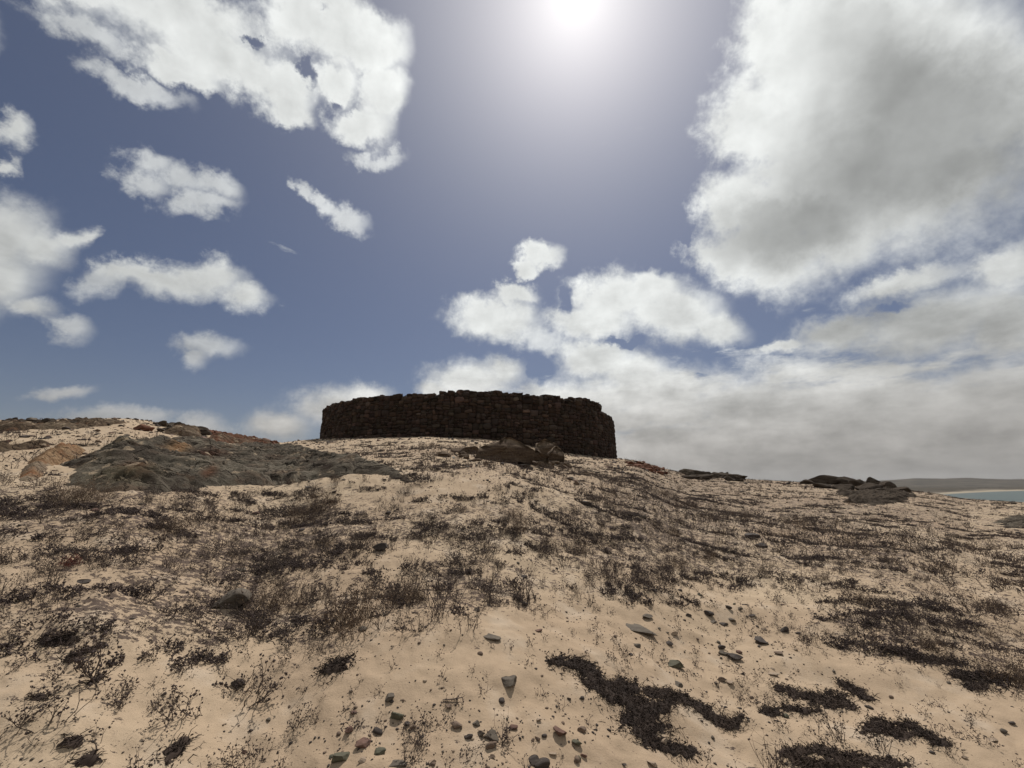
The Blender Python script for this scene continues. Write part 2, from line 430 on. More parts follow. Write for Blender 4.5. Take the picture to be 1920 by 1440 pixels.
def b_sand(nt, b):
    v = obj_vec(nt)
    big = nt.noise(v, 0.35, 4, 0.55)
    mid = nt.noise(v, 2.6, 5, 0.6)
    c = nt.mix(nt.sstep(big, 0.35, 0.68), (0.36, 0.268, 0.183, 1), (0.43, 0.333, 0.230, 1))
    c = nt.mix(nt.math('MULTIPLY', nt.sstep(mid, 0.5, 0.72), 0.55), c, (0.47, 0.385, 0.295, 1))
    # darker coarse grit and dead plant crumbs lying on the sand
    gr = nt.noise(v, 170.0, 3, 0.75)
    gm = nt.noise(v, 5.0, 4, 0.6)
    k = nt.math('MULTIPLY', nt.sstep(gr, 0.60, 0.66), nt.sstep(gm, 0.44, 0.62))
    c = nt.mix(nt.math('MULTIPLY', k, 0.6), c, (0.12, 0.085, 0.07, 1))
    gq = nt.noise(v, 55.0, 3, 0.7)
    kq = nt.math('MULTIPLY', nt.sstep(gq, 0.645, 0.68), nt.sstep(nt.noise(v, 1.7, 4, 0.6), 0.40, 0.58))
    c = nt.mix(nt.math('MULTIPLY', kq, 0.75), c, (0.10, 0.072, 0.060, 1))
    lit = attr(nt)
    ln = nt.noise(nt.vmath('MULTIPLY', v, (1.0, 1.7, 1.0)), 17.0, 4, 0.78)
    ln2 = nt.noise(v, 7.0, 4, 0.6)
    lt = nt.math('ADD', nt.math('MULTIPLY', lit, 0.335), nt.math('MULTIPLY', nt.math('SUBTRACT', ln2, 0.5), 0.5))
    k2 = nt.sstep(nt.math('ADD', ln, lt), 0.775, 0.80)
    c = nt.mix(nt.math('MULTIPLY', k2, 0.9), c, (0.075, 0.054, 0.046, 1))
    b.inputs['Base Color'].default_value = (1, 1, 1, 1)
    nt.l.new(c, b.inputs['Base Color'])
    hs = nt.math('ADD', nt.math('MULTIPLY', nt.noise(v, 90.0, 4, 0.7), 0.35), nt.math('ADD', nt.noise(v, 9.0, 5, 0.6), nt.math('MULTIPLY', k2, 0.25)))
    bump(nt, b, hs, 0.7, 0.012)


def b_rock(c0, c1, c2, sc=1.0, bstr=0.9, bd=0.05, use_tint=False):
    def f(nt, b):
        v = obj_vec(nt)
        sv_ = nt.vmath('MULTIPLY', v, (0.35, 1.1, 2.4))
        n1 = nt.noise(sv_, 1.7 * sc, 7, 0.62)
        n2 = nt.noise(v, 9.0 * sc, 6, 0.65)
        n4 = nt.noise(v, 0.9 * sc, 4, 0.5)
        c = nt.mix(nt.sstep(n1, 0.36, 0.62), c0 + (1,), c1 + (1,))
        c = nt.mix(nt.math('MULTIPLY', nt.sstep(n2, 0.52, 0.66), 0.6), c, c2 + (1,))
        c = nt.mix(nt.math('MULTIPLY', nt.sstep(n4, 0.55, 0.7), 0.5), c, c0 + (1,))
        if use_tint:
            c = nt.mix(1.0, c, attr(nt), 'MULTIPLY')
        nt.l.new(c, b.inputs['Base Color'])
        bump(nt, b, nt.math('ADD', n1, nt.math('MULTIPLY', n2, 0.5)), bstr, bd)
    return f


def b_twig(ca, cb):
    def f(nt, b):
        v = obj_vec(nt)
        n1 = nt.noise(v, 14.0, 3, 0.6)
        f_ = nt.math('ADD', nt.math('MULTIPLY', nt.sstep(n1, 0.3, 0.7), 0.55), nt.math('MULTIPLY', objrand(nt), 0.45))
        nt.l.new(nt.mix(f_, ca + (1,), cb + (1,)), b.inputs['Base Color'])
    return f


def b_slab(dark, light, warm, pale, sandy, ssc=1.0):
    def f(nt, b):
        v = obj_vec(nt)
        w_ = nt.vmath('ADD', v, nt.vmath('SCALE', nt.noise(v, 1.3, 3, 0.5, col=True), 0.25))
        fol = nt.noise(nt.vmath('MULTIPLY', w_, (1.6, 4.2, 3.0)), 2.0 * ssc, 9, 0.74)
        vo = nt.n.new('ShaderNodeTexVoronoi'); vo.feature = 'DISTANCE_TO_EDGE'
        nt.l.new(nt.vmath('ADD', nt.vmath('MULTIPLY', w_, (0.7, 2.1, 1.5)), nt.vmath('SCALE', nt.noise(v, 4.0, 4, 0.6, col=True), 0.35)), vo.inputs['Vector'])
        vo.inputs['Scale'].default_value = 1.5 * ssc
        crk = nt.sstep(vo.outputs['Distance'], 0.0, 0.035)
        n2 = nt.noise(v, 16.0, 6, 0.7)
        n4 = nt.noise(v, 0.8, 5, 0.6)
        n5 = nt.noise(v, 2.4, 5, 0.6)
        n6 = nt.noise(w_, 3.3, 6, 0.65)
        c = nt.mix(nt.sstep(fol, 0.36, 0.62), dark + (1,), light + (1,))
        c = nt.mix(nt.math('MULTIPLY', nt.sstep(n5, 0.5, 0.64), 0.65), c, warm + (1,))
        c = nt.mix(nt.math('MULTIPLY', nt.sstep(n4, 0.5, 0.6), 0.6), c, pale + (1,))
        c = nt.mix(nt.math('MULTIPLY', nt.sstep(n2, 0.55, 0.68), 0.75), c, tuple(k * 0.4 for k in dark) + (1,))
        c = nt.mix(nt.math('MULTIPLY', nt.math('SUBTRACT', 1.0, crk), 0.7), c, tuple(k * 0.35 for k in dark) + (1,))
        c = nt.mix(1.0, c, attr(nt), 'MULTIPLY')
        c = nt.mix(nt.math('MULTIPLY', nt.sstep(nt.math('ADD', n6, nt.math('MULTIPLY', n4, 0.25)), 0.72, 0.77), sandy), c, (0.36, 0.28, 0.195, 1))
        nt.l.new(c, b.inputs['Base Color'])
        bump(nt, b, nt.math('ADD', nt.math('ADD', fol, nt.math('MULTIPLY', n2, 0.30)), nt.math('MULTIPLY', crk, 0.35)), 0.9, 0.11)
    return f


M_SAND = material('sand', b_sand, 0.95, 0.1)
M_SLAB = material('grey_slab_rock', b_slab((0.062, 0.050, 0.040), (0.148, 0.126, 0.098), (0.125, 0.086, 0.060), (0.190, 0.166, 0.128), 0.8), 0.92, 0.04)
M_OCHRE = material('ochre_rock', b_slab((0.17, 0.095, 0.050), (0.36, 0.24, 0.14), (0.30, 0.14, 0.07), (0.22, 0.19, 0.15), 0.8, 1.4), 0.95, 0.1)
M_DARKROCK = material('dark_ridge_rock', b_rock((0.040, 0.031, 0.025), (0.074, 0.060, 0.047), (0.13, 0.10, 0.075), 2.0, 0.9, 0.03), 0.98, 0.03)
M_REDROCK = material('red_rubble_rock', b_rock((0.12, 0.055, 0.036), (0.17, 0.085, 0.055), (0.07, 0.045, 0.036), 2.2, 0.9, 0.03), 0.95, 0.1)
M_BROWNROCK = material('brown_rock', b_rock((0.065, 0.042, 0.030), (0.12, 0.085, 0.058), (0.28, 0.23, 0.16), 3.4, 0.9, 0.03), 0.95, 0.1)
M_MASON = material('fort_masonry', b_rock((0.036, 0.027, 0.023), (0.052, 0.038, 0.031), (0.025, 0.021, 0.019), 2.5, 0.9, 0.02, True), 0.95, 0.1)
M_MORTAR = material('fort_mortar', b_rock((0.028, 0.022, 0.019), (0.045, 0.034, 0.028), (0.02, 0.016, 0.014), 4.0, 0.8, 0.02), 1.0, 0.05)
M_TWIG = material('dry_twig', b_twig((0.052, 0.038, 0.033), (0.14, 0.105, 0.080)), 0.85, 0.2)
M_BUD = material('dead_leaf', b_twig((0.044, 0.032, 0.031), (0.10, 0.076, 0.066)), 0.9, 0.15)
M_BRUSH = material('brown_brush', b_twig((0.085, 0.058, 0.040), (0.17, 0.12, 0.082)), 0.9, 0.15)
M_RED = material('red_brush', b_twig((0.11, 0.03, 0.025), (0.16, 0.055, 0.04)), 0.9, 0.15)
M_MAT = material('dead_creeper', b_twig((0.024, 0.017, 0.014), (0.056, 0.039, 0.030)), 0.9, 0.15)


def stone_mat(name, c0, c1, c2):
    return material(name, b_rock(c0, c1, c2, 9.0, 0.6, 0.006), 0.85, 0.25)


SM = {'grey': stone_mat('grey_stone', (0.085, 0.068, 0.052), (0.125, 0.103, 0.078), (0.05, 0.041, 0.034)),
      'dark': stone_mat('dark_stone', (0.042, 0.033, 0.029), (0.07, 0.055, 0.046), (0.10, 0.08, 0.066)),
      'green': stone_mat('green_stone', (0.072, 0.068, 0.046), (0.106, 0.100, 0.066), (0.055, 0.048, 0.036)),
      'red': stone_mat('red_stone', (0.115, 0.062, 0.046), (0.165, 0.10, 0.075), (0.07, 0.046, 0.04)),
      'tan': stone_mat('tan_stone', (0.26, 0.19, 0.135), (0.32, 0.25, 0.18), (0.17, 0.13, 0.10)),
      'brown': stone_mat('brown_stone', (0.125, 0.085, 0.06), (0.18, 0.13, 0.095), (0.07, 0.055, 0.045)),
      'white': stone_mat('white_stone', (0.6, 0.6, 0.57), (0.7, 0.7, 0.66), (0.5, 0.5, 0.46))}

# ---------------------------------------------------------------- the ground: one sheet, fine in front, out to beyond the shore
azs = np.unique(np.round(np.concatenate([np.arange(-66, 66, 0.11), np.arange(66, 294, 2.0)]), 3))
nr = 640
rr = 0.5 * (160 / 0.5) ** (np.arange(nr) / (nr - 1))
AA, RR = np.meshgrid(np.radians(azs), rr)
X = RR * np.sin(AA); Y = RR * np.cos(AA)
Zg = ground_z(X, Y)
Lit = cover(X, Y, Zg)
na = len(azs)
V = np.stack([X.ravel(), Y.ravel(), Zg.ravel()], 1)
V = np.vstack([V, [[0, 0, float(ground_z(0, 0))]]])
i0 = np.arange(nr - 1)[:, None] * na + np.arange(na)[None]
i1 = np.arange(nr - 1)[:, None] * na + (np.arange(na)[None] + 1) % na
Q = np.stack([i0, i1, i1 + na, i0 + na], -1).reshape(-1, 4)[:, ::-1]
ce = len(V) - 1
T = np.stack([np.full(na, ce), np.arange(na), (np.arange(na) + 1) % na], 1)[:, ::-1]
g = link('ground', mesh('ground', V, [Q, T], M_SAND, np.concatenate([Lit.ravel(), [0.2]]), True))
tag(g, kind='structure')


def b_sea(nt, b):
    v = obj_vec(nt)
    n = nt.noise(v, 0.02, 4, 0.6)
    nt.l.new(nt.mix(nt.sstep(n, 0.3, 0.7), (0.010, 0.032, 0.029, 1), (0.018, 0.050, 0.044, 1)), b.inputs['Base Color'])
    bump(nt, b, nt.noise(nt.vmath('MULTIPLY', v, (1.0, 2.0, 1.0)), 0.6, 5, 0.6), 0.6, 0.25)


def b_farland(nt, b):
    v = obj_vec(nt)
    s = nt.n.new('ShaderNodeSeparateXYZ'); nt.l.new(v, s.inputs[0])
    n = nt.noise(v, 0.012, 6, 0.65)
    dark = nt.mix(nt.sstep(n, 0.35, 0.65), (0.035, 0.031, 0.024, 1), (0.085, 0.070, 0.052, 1))
    h = nt.math('ADD', s.outputs[2], nt.math('MULTIPLY', nt.math('SUBTRACT', n, 0.5), 2.0))
    c = nt.mix(nt.sstep(h, SEA_Z + 1.3, SEA_Z + 2.0), (0.34, 0.29, 0.22, 1), dark)
    nt.l.new(c, b.inputs['Base Color'])


M_SEA = material('sea_water', b_sea, 0.3, 0.22)
M_FAR = material('far_coast', b_farland, 0.95, 0.1)
S = 9500.0
sea = link('sea', mesh('sea', np.array([[-S, -S, SEA_Z], [S, -S, SEA_Z], [S, S, SEA_Z], [-S, S, SEA_Z]], float), np.array([[0, 1, 2, 3]]), M_SEA))
tag(sea, kind='structure')


def far_land(name, a0, a1, shore, prof, n_az=260, n_d=40, dmax=2600, seed=5):
    """land across the bay: rises from a curved beach to low hills"""
    aa = np.radians(np.linspace(a0, a1, n_az))
    s = np.interp(np.degrees(aa), *shore)
    t = np.concatenate([[-0.01], np.linspace(0, 1, n_d) ** 2.2])
    A2, T2 = np.meshgrid(aa, t)
    S2 = np.broadcast_to(s, A2.shape)
    Rr = S2 + T2 * dmax
    x = Rr * np.sin(A2); y = Rr * np.cos(A2)
    z = prof(A2, Rr, Rr - S2, x, y)
    F_ = np.stack([(np.arange(len(t) - 1)[:, None] * n_az + np.arange(n_az - 1)[None]) + k for k in (0, 1, n_az + 1, n_az)], -1).reshape(-1, 4)
    return mesh(name, np.stack([x.ravel(), y.ravel(), z.ravel()], 1), F_, M_FAR, None, True)


def prof_coast(a, r, d, x, y):
    z = SEA_Z - 1.2 + 3.0 * sst(d, -25, 55) + 1.2 * sst(d, 60, 300) + 1.6 * fbm(x / 60, y / 60, 4, 3) * sst(d, 30, 150)
    return z


def prof_hills(a, r, d, x, y):
    da = np.degrees(a)
    k = np.interp(da, [30, 38, 41, 42.5, 44.5, 46, 48, 50, 56, 64, 75, 90], [14, 20, 26, 32, 30, 34, 26, 22, 30, 24, 18, 8])
    return SEA_Z + sst(d, 0, 900) * (k + 6 + 5 * fbm(x / 260, y / 260, 4, 8)) - 12 * sst(d, 1500, 2500)


def prof_mount(a, r, d, x, y):
    da = np.degrees(a)
    k = np.interp(da, [40, 44, 47.5, 49, 51, 55, 60, 70], [0, 20, 45, 70, 60, 90, 60, 0])
    return SEA_Z + sst(d, 0, 1300) * (k + 20 * fbm(x / 500, y / 500, 4, 18)) - 40 * sst(d, 1800, 2500)


tag(link('far_coast', far_land('far_coast', 28, 96, ([28, 38, 42.4, 44, 46, 48, 49.3, 54, 62, 80, 96], [260, 330, 450, 560, 720, 900, 1020, 1250, 1300, 1000, 700]), prof_coast, 300, 46, 1900)), kind='structure')
tag(link('far_hills', far_land('far_hills', 26, 96, ([26, 96], [2050, 2050]), prof_hills, 300, 40, 2600)), kind='structure')
tag(link('far_mountains', far_land('far_mountains', 38, 74, ([38, 74], [6000, 6000]), prof_mount, 200, 30, 2600)), kind='structure')

# ---------------------------------------------------------------- rock tools
def ico(sub):
    t = (1 + 5 ** .5) / 2
    v = [(-1, t, 0), (1, t, 0), (-1, -t, 0), (1, -t, 0), (0, -1, t), (0, 1, t), (0, -1, -t), (0, 1, -t), (t, 0, -1), (t, 0, 1), (-t, 0, -1), (-t, 0, 1)]
    f = [(0, 11, 5), (0, 5, 1), (0, 1, 7), (0, 7, 10), (0, 10, 11), (1, 5, 9), (5, 11, 4), (11, 10, 2), (10, 7, 6), (7, 1, 8),
         (3, 9, 4), (3, 4, 2), (3, 2, 6), (3, 6, 8), (3, 8, 9), (4, 9, 5), (2, 4, 11), (6, 2, 10), (8, 6, 7), (9, 8, 1)]
    v = [Vector(p).normalized() for p in v]
    for _ in range(sub):
        c = {}; nf = []
        def mid(a, b):
            k = (min(a, b), max(a, b))
            if k not in c:
                c[k] = len(v); v.append(((v[a] + v[b]) / 2).normalized())
            return c[k]
        for a, b, d in f:
            ab, bd, da = mid(a, b), mid(b, d), mid(d, a)
            nf += [(a, ab, da), (b, bd, ab), (d, da, bd), (ab, bd, da)]
        f = nf
    return np.array([tuple(p) for p in v]), np.array(f)


ICO = {s: ico(s) for s in (1, 2, 3, 4)}


def rock(seed, size, sub=3, cuts=9, rough=0.05, depth=(0.55, 0.9)):
    """a broken stone: a ball cut by flat planes, then weathered; size = full width, depth, height"""
    r_ = np.random.default_rng(seed)
    v, f = ICO[sub]
    v = v.copy()
    for _ in range(cuts):
        n = r_.normal(size=3); n /= np.linalg.norm(n)
        d = r_.uniform(*depth)
        k = v @ n
        v = v - np.maximum(k - d, 0)[:, None] * n
    o = r_.uniform(0, 50, 3)
    nz = fbm(v[:, 0] * 2.1 + o[0] + v[:, 2] * 1.3, v[:, 1] * 2.1 + o[1] - v[:, 2], 4, seed % 997)
    v = v * (1 + rough * 2 * nz)[:, None]
    v = v / np.abs(v).max(0)
    return v * np.array(size) / 2, f


def rotz(v, a):
    c, s = math.cos(a), math.sin(a)
    return np.stack([v[:, 0] * c - v[:, 1] * s, v[:, 0] * s + v[:, 1] * c, v[:, 2]], 1)


def gz(x, y):
    return float(ground_z(np.array([x]), np.array([y]))[0])


# ---------------------------------------------------------------- outcrops: shelving rock that breaks through the sand
def poly_sd(px, py, P):
    """signed distance to a closed polygon, positive inside"""
    d = np.full(px.shape, 1e9); ins = np.zeros(px.shape, bool)
    n = len(P)
    for i in range(n):
        ax, ay = P[i]; bx, by = P[(i + 1) % n]
        ex, ey = bx - ax, by - ay
        t = np.clip(((px - ax) * ex + (py - ay) * ey) / (ex * ex + ey * ey + 1e-12), 0, 1)
        d = np.minimum(d, np.hypot(px - ax - t * ex, py - ay - t * ey))
        c = ((ay > py) != (by > py)) & (px < (bx - ax) * (py - ay) / (by - ay + 1e-12) + ax)
        ins ^= c
    return np.where(ins, d, -d)


def outcrop(name, pts, mat, height, step, edge=0.8, seed=1, strata=0.12, rag=0.25, tint=None):
    P_ = np.array(pts, float)
    gx, gy, gzz, ok = ground_hit(P_[:, 0], P_[:, 1])
    W = list(zip(gx, gy))
    x0, x1, y0, y1 = gx.min() - .5, gx.max() + .5, gy.min() - .5, gy.max() + .5
    nx, ny = int((x1 - x0) / step), int((y1 - y0) / step)
    Xs, Ys = np.meshgrid(np.linspace(x0, x1, nx), np.linspace(y0, y1, ny))
    sd = poly_sd(Xs, Ys, W) + rag * fbm(Xs / 0.9, Ys / 0.7, 4, seed)
    up = sst(sd, -0.05, edge) ** 0.7
    # tilted beds weathered into ledges
    bed = (Xs * 0.28 + Ys * 0.75) / 0.55 + 1.3 * fbm(Xs / 2.4, Ys / 1.6, 3, seed + 3)
    saw = bed - np.floor(bed)
    ledge = np.where(saw < 0.8, saw / 0.8, (1 - saw) / 0.2)
    bed2 = (Xs * 0.1 + Ys * 0.9) / 0.17 + 2.2 * fbm(Xs / 1.1, Ys / .8, 4, seed + 5)
    s2 = bed2 - np.floor(bed2)
    crack = np.abs(fbm(Xs / 1.6, Ys / 0.55, 5, seed + 9))
    off = height * (0.62 + 0.5 * fbm(Xs / 3.0, Ys / 2.2, 3, seed + 1)) + strata * 1.1 * (ledge - .4) + strata * 0.42 * s2 \
        + 0.12 * strata / 0.12 * fbm(Xs / 0.5, Ys / 0.16, 4, seed + 7, 0.65) - 0.13 * (strata / 0.12) * (1 - sst(crack, 0.0, 0.05))
    z = ground_z(Xs, Ys) - 0.09 + up * np.maximum(off + 0.09, 0.10)
    z = np.where(sd < -0.02, ground_z(Xs, Ys) - 0.1, z)
    keep = sd > -0.12
    idx = np.arange(nx * ny).reshape(ny, nx)
    q = np.stack([idx[:-1, :-1], idx[:-1, 1:], idx[1:, 1:], idx[1:, :-1]], -1)
    lab = np.where(keep, np.arange(1, keep.size + 1).reshape(keep.shape), 0)
    while True:
        l2 = lab.copy()
        for ax in (0, 1):
            for sh in (1, -1):
                l2 = np.maximum(l2, np.roll(l2, sh, ax))
        for row in (np.s_[:, ::1], np.s_[:, ::-1]):
            pass
        l2 = np.where(keep, l2, 0)
        if (l2 == lab).all(): break
        lab = l2
    ids, cnt = np.unique(lab[keep], return_counts=True)
    keep = lab == ids[np.argmax(cnt)]
    kk = keep[:-1, :-1] & keep[:-1, 1:] & keep[1:, 1:] & keep[1:, :-1]
    q = q[kk]
    used = np.unique(q); rm = np.full(nx * ny, -1); rm[used] = np.arange(len(used))
    V_ = np.stack([Xs.ravel(), Ys.ravel(), z.ravel()], 1)[used]
    C_ = np.ones((len(V_), 3))
    if tint:
        C_ = tint(V_[:, 0], V_[:, 1])
    org = np.array([V_[:, 0].mean(), V_[:, 1].mean(), V_[:, 2].min()])
    return link(name, mesh(name, V_ - org, rm[q], mat, C_, False), loc=org)


def slab_tint(x, y):
    """patches of lichen-dark, red-brown and ochre stone on the grey slab"""
    c = np.ones((len(x), 3))
    n = fbm(x / 1.6, y / 1.1, 4, 71)
    c *= (1 + 0.35 * n)[:, None]
    px, py = project(x, y, ground_z(x, y))
    for (cx, cy, rx, ry, col) in ((330, 852, 26, 8, (2.3, 1.7, 1.2)), (395, 863, 34, 11, (0.62, 0.36, 0.32)), (255, 872, 45, 16, (0.62, 0.6, 0.62)),
                                  (250, 893, 40, 9, (0.85, 0.6, 0.52)), (585, 886, 26, 6, (0.4, 0.33, 0.33)), (612, 898, 18, 8, (0.3, 0.25, 0.25)),
                                  (390, 895, 16, 7, (0.95, 0.6, 0.5)), (235, 905, 70, 14, (1.0, 0.98, 0.85)), (100, 915, 30, 14, (0.45, 0.42, 0.42)), (520, 868, 25, 6, (0.5, 0.42, 0.4))):
        k = np.exp(-(((px - cx) / rx) ** 2 + ((py - cy) / ry) ** 2) ** 1.5) * np.clip(1 + 1.2 * fbm(x / .5, y / .4, 3, 81), 0, 1)
        c = c * (1 - k[:, None]) + c * np.array(col) * k[:, None]
    return c


SLAB = [(85, 908), (95, 893), (130, 872), (178, 848), (205, 832), (240, 828), (290, 827), (330, 830), (380, 834), (440, 836), (500, 838), (560, 842), (610, 850), (660, 861), (710, 877), (765, 890), (800, 906),
        (770, 908), (720, 898), (690, 893), (660, 899), (620, 905), (560, 906), (510, 911), (470, 914), (420, 921), (350, 927), (300, 931), (250, 933), (180, 933), (120, 925)]
tag(outcrop('rock_outcrop', SLAB, M_SLAB, 0.24, 0.036, 0.6, 3, 0.095, 0.28, slab_tint),
    'broad shelving slab of dark grey rock across the left of the slope', 'rock')
OCH = [(12, 903), (22, 880), (48, 862), (85, 850), (130, 841), (172, 842), (160, 858), (128, 868), (104, 882), (92, 900), (60, 908)]
tag(outcrop('rock_outcrop', OCH, M_OCHRE, 0.5, 0.045, 0.7, 23, 0.13, 0.06), 'ochre and orange rock ledge at the left end of the grey slab', 'rock')
tag(outcrop('rock_outcrop', [(1840, 985), (1870, 968), (1925, 962), (2000, 966), (2000, 990), (1900, 992)], M_SLAB, 0.12, 0.06, 0.8, 43, 0.08, 0.3),
    'low grey rock patch in the sand at the far right edge', 'rock')
tag(outcrop('rock_outcrop', [(1570, 925), (1620, 918), (1680, 921), (1725, 932), (1700, 945), (1640, 948), (1590, 943)], M_DARKROCK, 0.07, 0.06, 0.6, 53, 0.17, 0.6),
    'dark layered rock shelf on the slope below the right-hand outcrop', 'rock')
tag(outcrop('rock_outcrop', [(745, 905), (770, 895), (800, 905), (835, 903), (850, 912), (800, 918), (765, 915)], M_SLAB, 0.06, 0.04, 0.5, 63, 0.05, 0.2),
    'thin grey rock tongue just right of the big slab', 'rock')


M_RIDGE = material('brown_ridge_rock', b_slab((0.055, 0.038, 0.028), (0.15, 0.108, 0.072), (0.16, 0.085, 0.050), (0.20, 0.155, 0.11), 0.9, 1.3), 0.97, 0.04)
M_REDRIDGE = material('red_ridge_rock', b_slab((0.085, 0.042, 0.028), (0.17, 0.088, 0.056), (0.15, 0.066, 0.040), (0.16, 0.12, 0.085), 0.8, 1.6), 0.97, 0.04)
tag(outcrop('rock_outcrop', [(-40, 800), (20, 796), (80, 796), (140, 791), (200, 790), (240, 794), (190, 800), (110, 806), (40, 808), (-40, 812)], M_RIDGE, 0.16, 0.05, 0.5, 83, 0.10, 0.35), 'brown weathered rock crust under the dark ridge rocks at far left', 'rock')
tag(outcrop('rock_outcrop', [(-40, 838), (40, 832), (110, 828), (150, 832), (100, 840), (40, 846), (-40, 850)], M_RIDGE, 0.12, 0.05, 0.5, 84, 0.08, 0.35), 'thin brown rock band behind the ochre ledge', 'rock')
tag(outcrop('rock_outcrop', [(-30, 905), (-30, 880), (10, 876), (22, 890), (40, 905), (60, 915), (20, 918)], M_OCHRE, 0.16, 0.04, 0.5, 85, 0.09, 0.2), 'small striped ochre rock at the left picture edge', 'rock')
tag(outcrop('rock_outcrop', [(380, 815), (420, 817), (460, 823), (510, 832), (530, 838), (480, 838), (430, 833), (390, 828)], M_REDRIDGE, 0.22, 0.05, 0.5, 86, 0.10, 0.3), 'red-brown rock bed under the rubble left of the fort', 'rock')
tag(outcrop('rock_outcrop', [(300, 803), (350, 804), (385, 812), (392, 820), (350, 820), (310, 814)], M_RIDGE, 0.2, 0.05, 0.5, 87, 0.10, 0.3), 'brown rock bed under the dark heap on the left ridge', 'rock')


def pile(name, items, mat, seed, label, cat='rock', flat=0.5):
    """one outcrop of broken blocks; items = (picture x, picture y of its foot, width, height in picture units)"""
    blocks = []
    r_ = np.random.default_rng(seed)
    for k, (px, py, w, h) in enumerate(items):
        gx, gy, gzz, ok = ground_hit([px], [py])
        y_ = gy[0]
        dx_, dz_ = ray(px, py)
        if not ok[0] or y_ > 50:
            a = math.atan(float(dx_)); y_ = float(np.interp(a, A_, R_)) * math.cos(a)
        sc = (y_ * CP) / FOC
        x_ = float(dx_) * y_
        W_, H_ = w * sc, h * sc
        v, f = rock(seed * 31 + k, (W_, W_ * r_.uniform(.6, .9), H_ * 1.5), 3, 11, 0.07, (0.45, 0.85))
        t = r_.uniform(-0.35, 0.35)
        v = np.stack([v[:, 0], v[:, 1], v[:, 2] + v[:, 0] * t * flat], 1)
        v = rotz(v, r_.uniform(-.5, .5))
        v += np.array([x_, y_, gz(x_, y_) + H_ * 0.22])
        blocks.append((v, f))
    org = np.mean([v.mean(0) for v, f in blocks], 0); org[2] = min(v[:, 2].min() for v, f in blocks)
    root = bpy.data.objects.new(name, None); COL.objects.link(root); root.location = tuple(org)
    for v, f in blocks:
        link('block', mesh('block', v - org, f, mat, np.ones(len(v))), root)
    return tag(root, label, cat)


def scatter_items(x0, x1, ytop, n, w, h, seed):
    r_ = np.random.default_rng(seed); out = []
    for i in range(n):
        x = r_.uniform(x0, x1)
        yb = np.interp(x, *ytop)
        out.append((x, yb + r_.uniform(-1, 9), w * r_.uniform(.5, 1.4), h * r_.uniform(.5, 1.3)))
    return out


pile('rock_outcrop', scatter_items(92, 195, ([92, 140, 195], [789, 787, 791]), 26, 24, 7, 5), M_DARKROCK, 5, 'jagged dark rocks along the ridge top at far left')
pile('rock_outcrop', scatter_items(-60, 70, ([-60, 0, 70], [790, 789, 788]), 14, 22, 6, 6), M_DARKROCK, 6, 'thin line of dark stones on the ridge at the left picture edge')
pile('rock_outcrop', scatter_items(300, 385, ([300, 340, 385], [795, 800, 808]), 26, 26, 9, 7), M_DARKROCK, 7, 'heap of dark broken rocks on the ridge above the grey slab')
pile('rock_outcrop', scatter_items(388, 515, ([388, 450, 515], [810, 820, 830]), 60, 17, 7, 8), M_REDROCK, 8, 'red-brown rubble heap on the ridge left of the fort')
pile('boulder', [(266, 806, 36, 12), (276, 808, 24, 8)], M_REDROCK, 9, 'red-brown boulder lying on the sand near the left ridge top', 'boulder')
pile('boulder', [(352, 822, 38, 16)], M_BROWNROCK, 10, 'rounded brown boulder below the dark rock heap', 'boulder')
pile('rock_outcrop', scatter_items(1288, 1388, ([1288, 1340, 1388], [890, 888, 897]), 30, 34, 10, 11), M_DARKROCK, 11, 'low dark rock outcrop on the skyline right of the fort')
pile('rock_outcrop', [(1530, 908, 50, 16), (1560, 906, 60, 20), (1590, 910, 55, 18), (1610, 912, 50, 16), (1545, 914, 40, 10), (1640, 913, 60, 20), (1665, 916, 40, 14), (1580, 918, 60, 14), (1625, 920, 60, 14), (1690, 922, 36, 10), (1515, 908, 30, 10), (1655, 924, 40, 9)],
     M_DARKROCK, 12, 'largest dark rock outcrop on the right skyline near the sea')
pile('rock_outcrop', scatter_items(1175, 1245, ([1175, 1200, 1245], [864, 870, 882]), 30, 18, 6, 13), M_REDROCK, 13, 'reddish stony mound at the right foot of the fort')
# blocks at the foot of the wall, set a little in front of it
pile('boulder', [(885, 850, 44, 16), (862, 848, 34, 11)], M_BROWNROCK, 14, 'low brown block of rock left of the peaked boulder below the fort', 'boulder')


M_PEAK = material('banded_brown_rock', b_rock((0.060, 0.040, 0.028), (0.11, 0.078, 0.054), (0.16, 0.13, 0.09), 3.4, 0.9, 0.03, True), 0.95, 0.08)


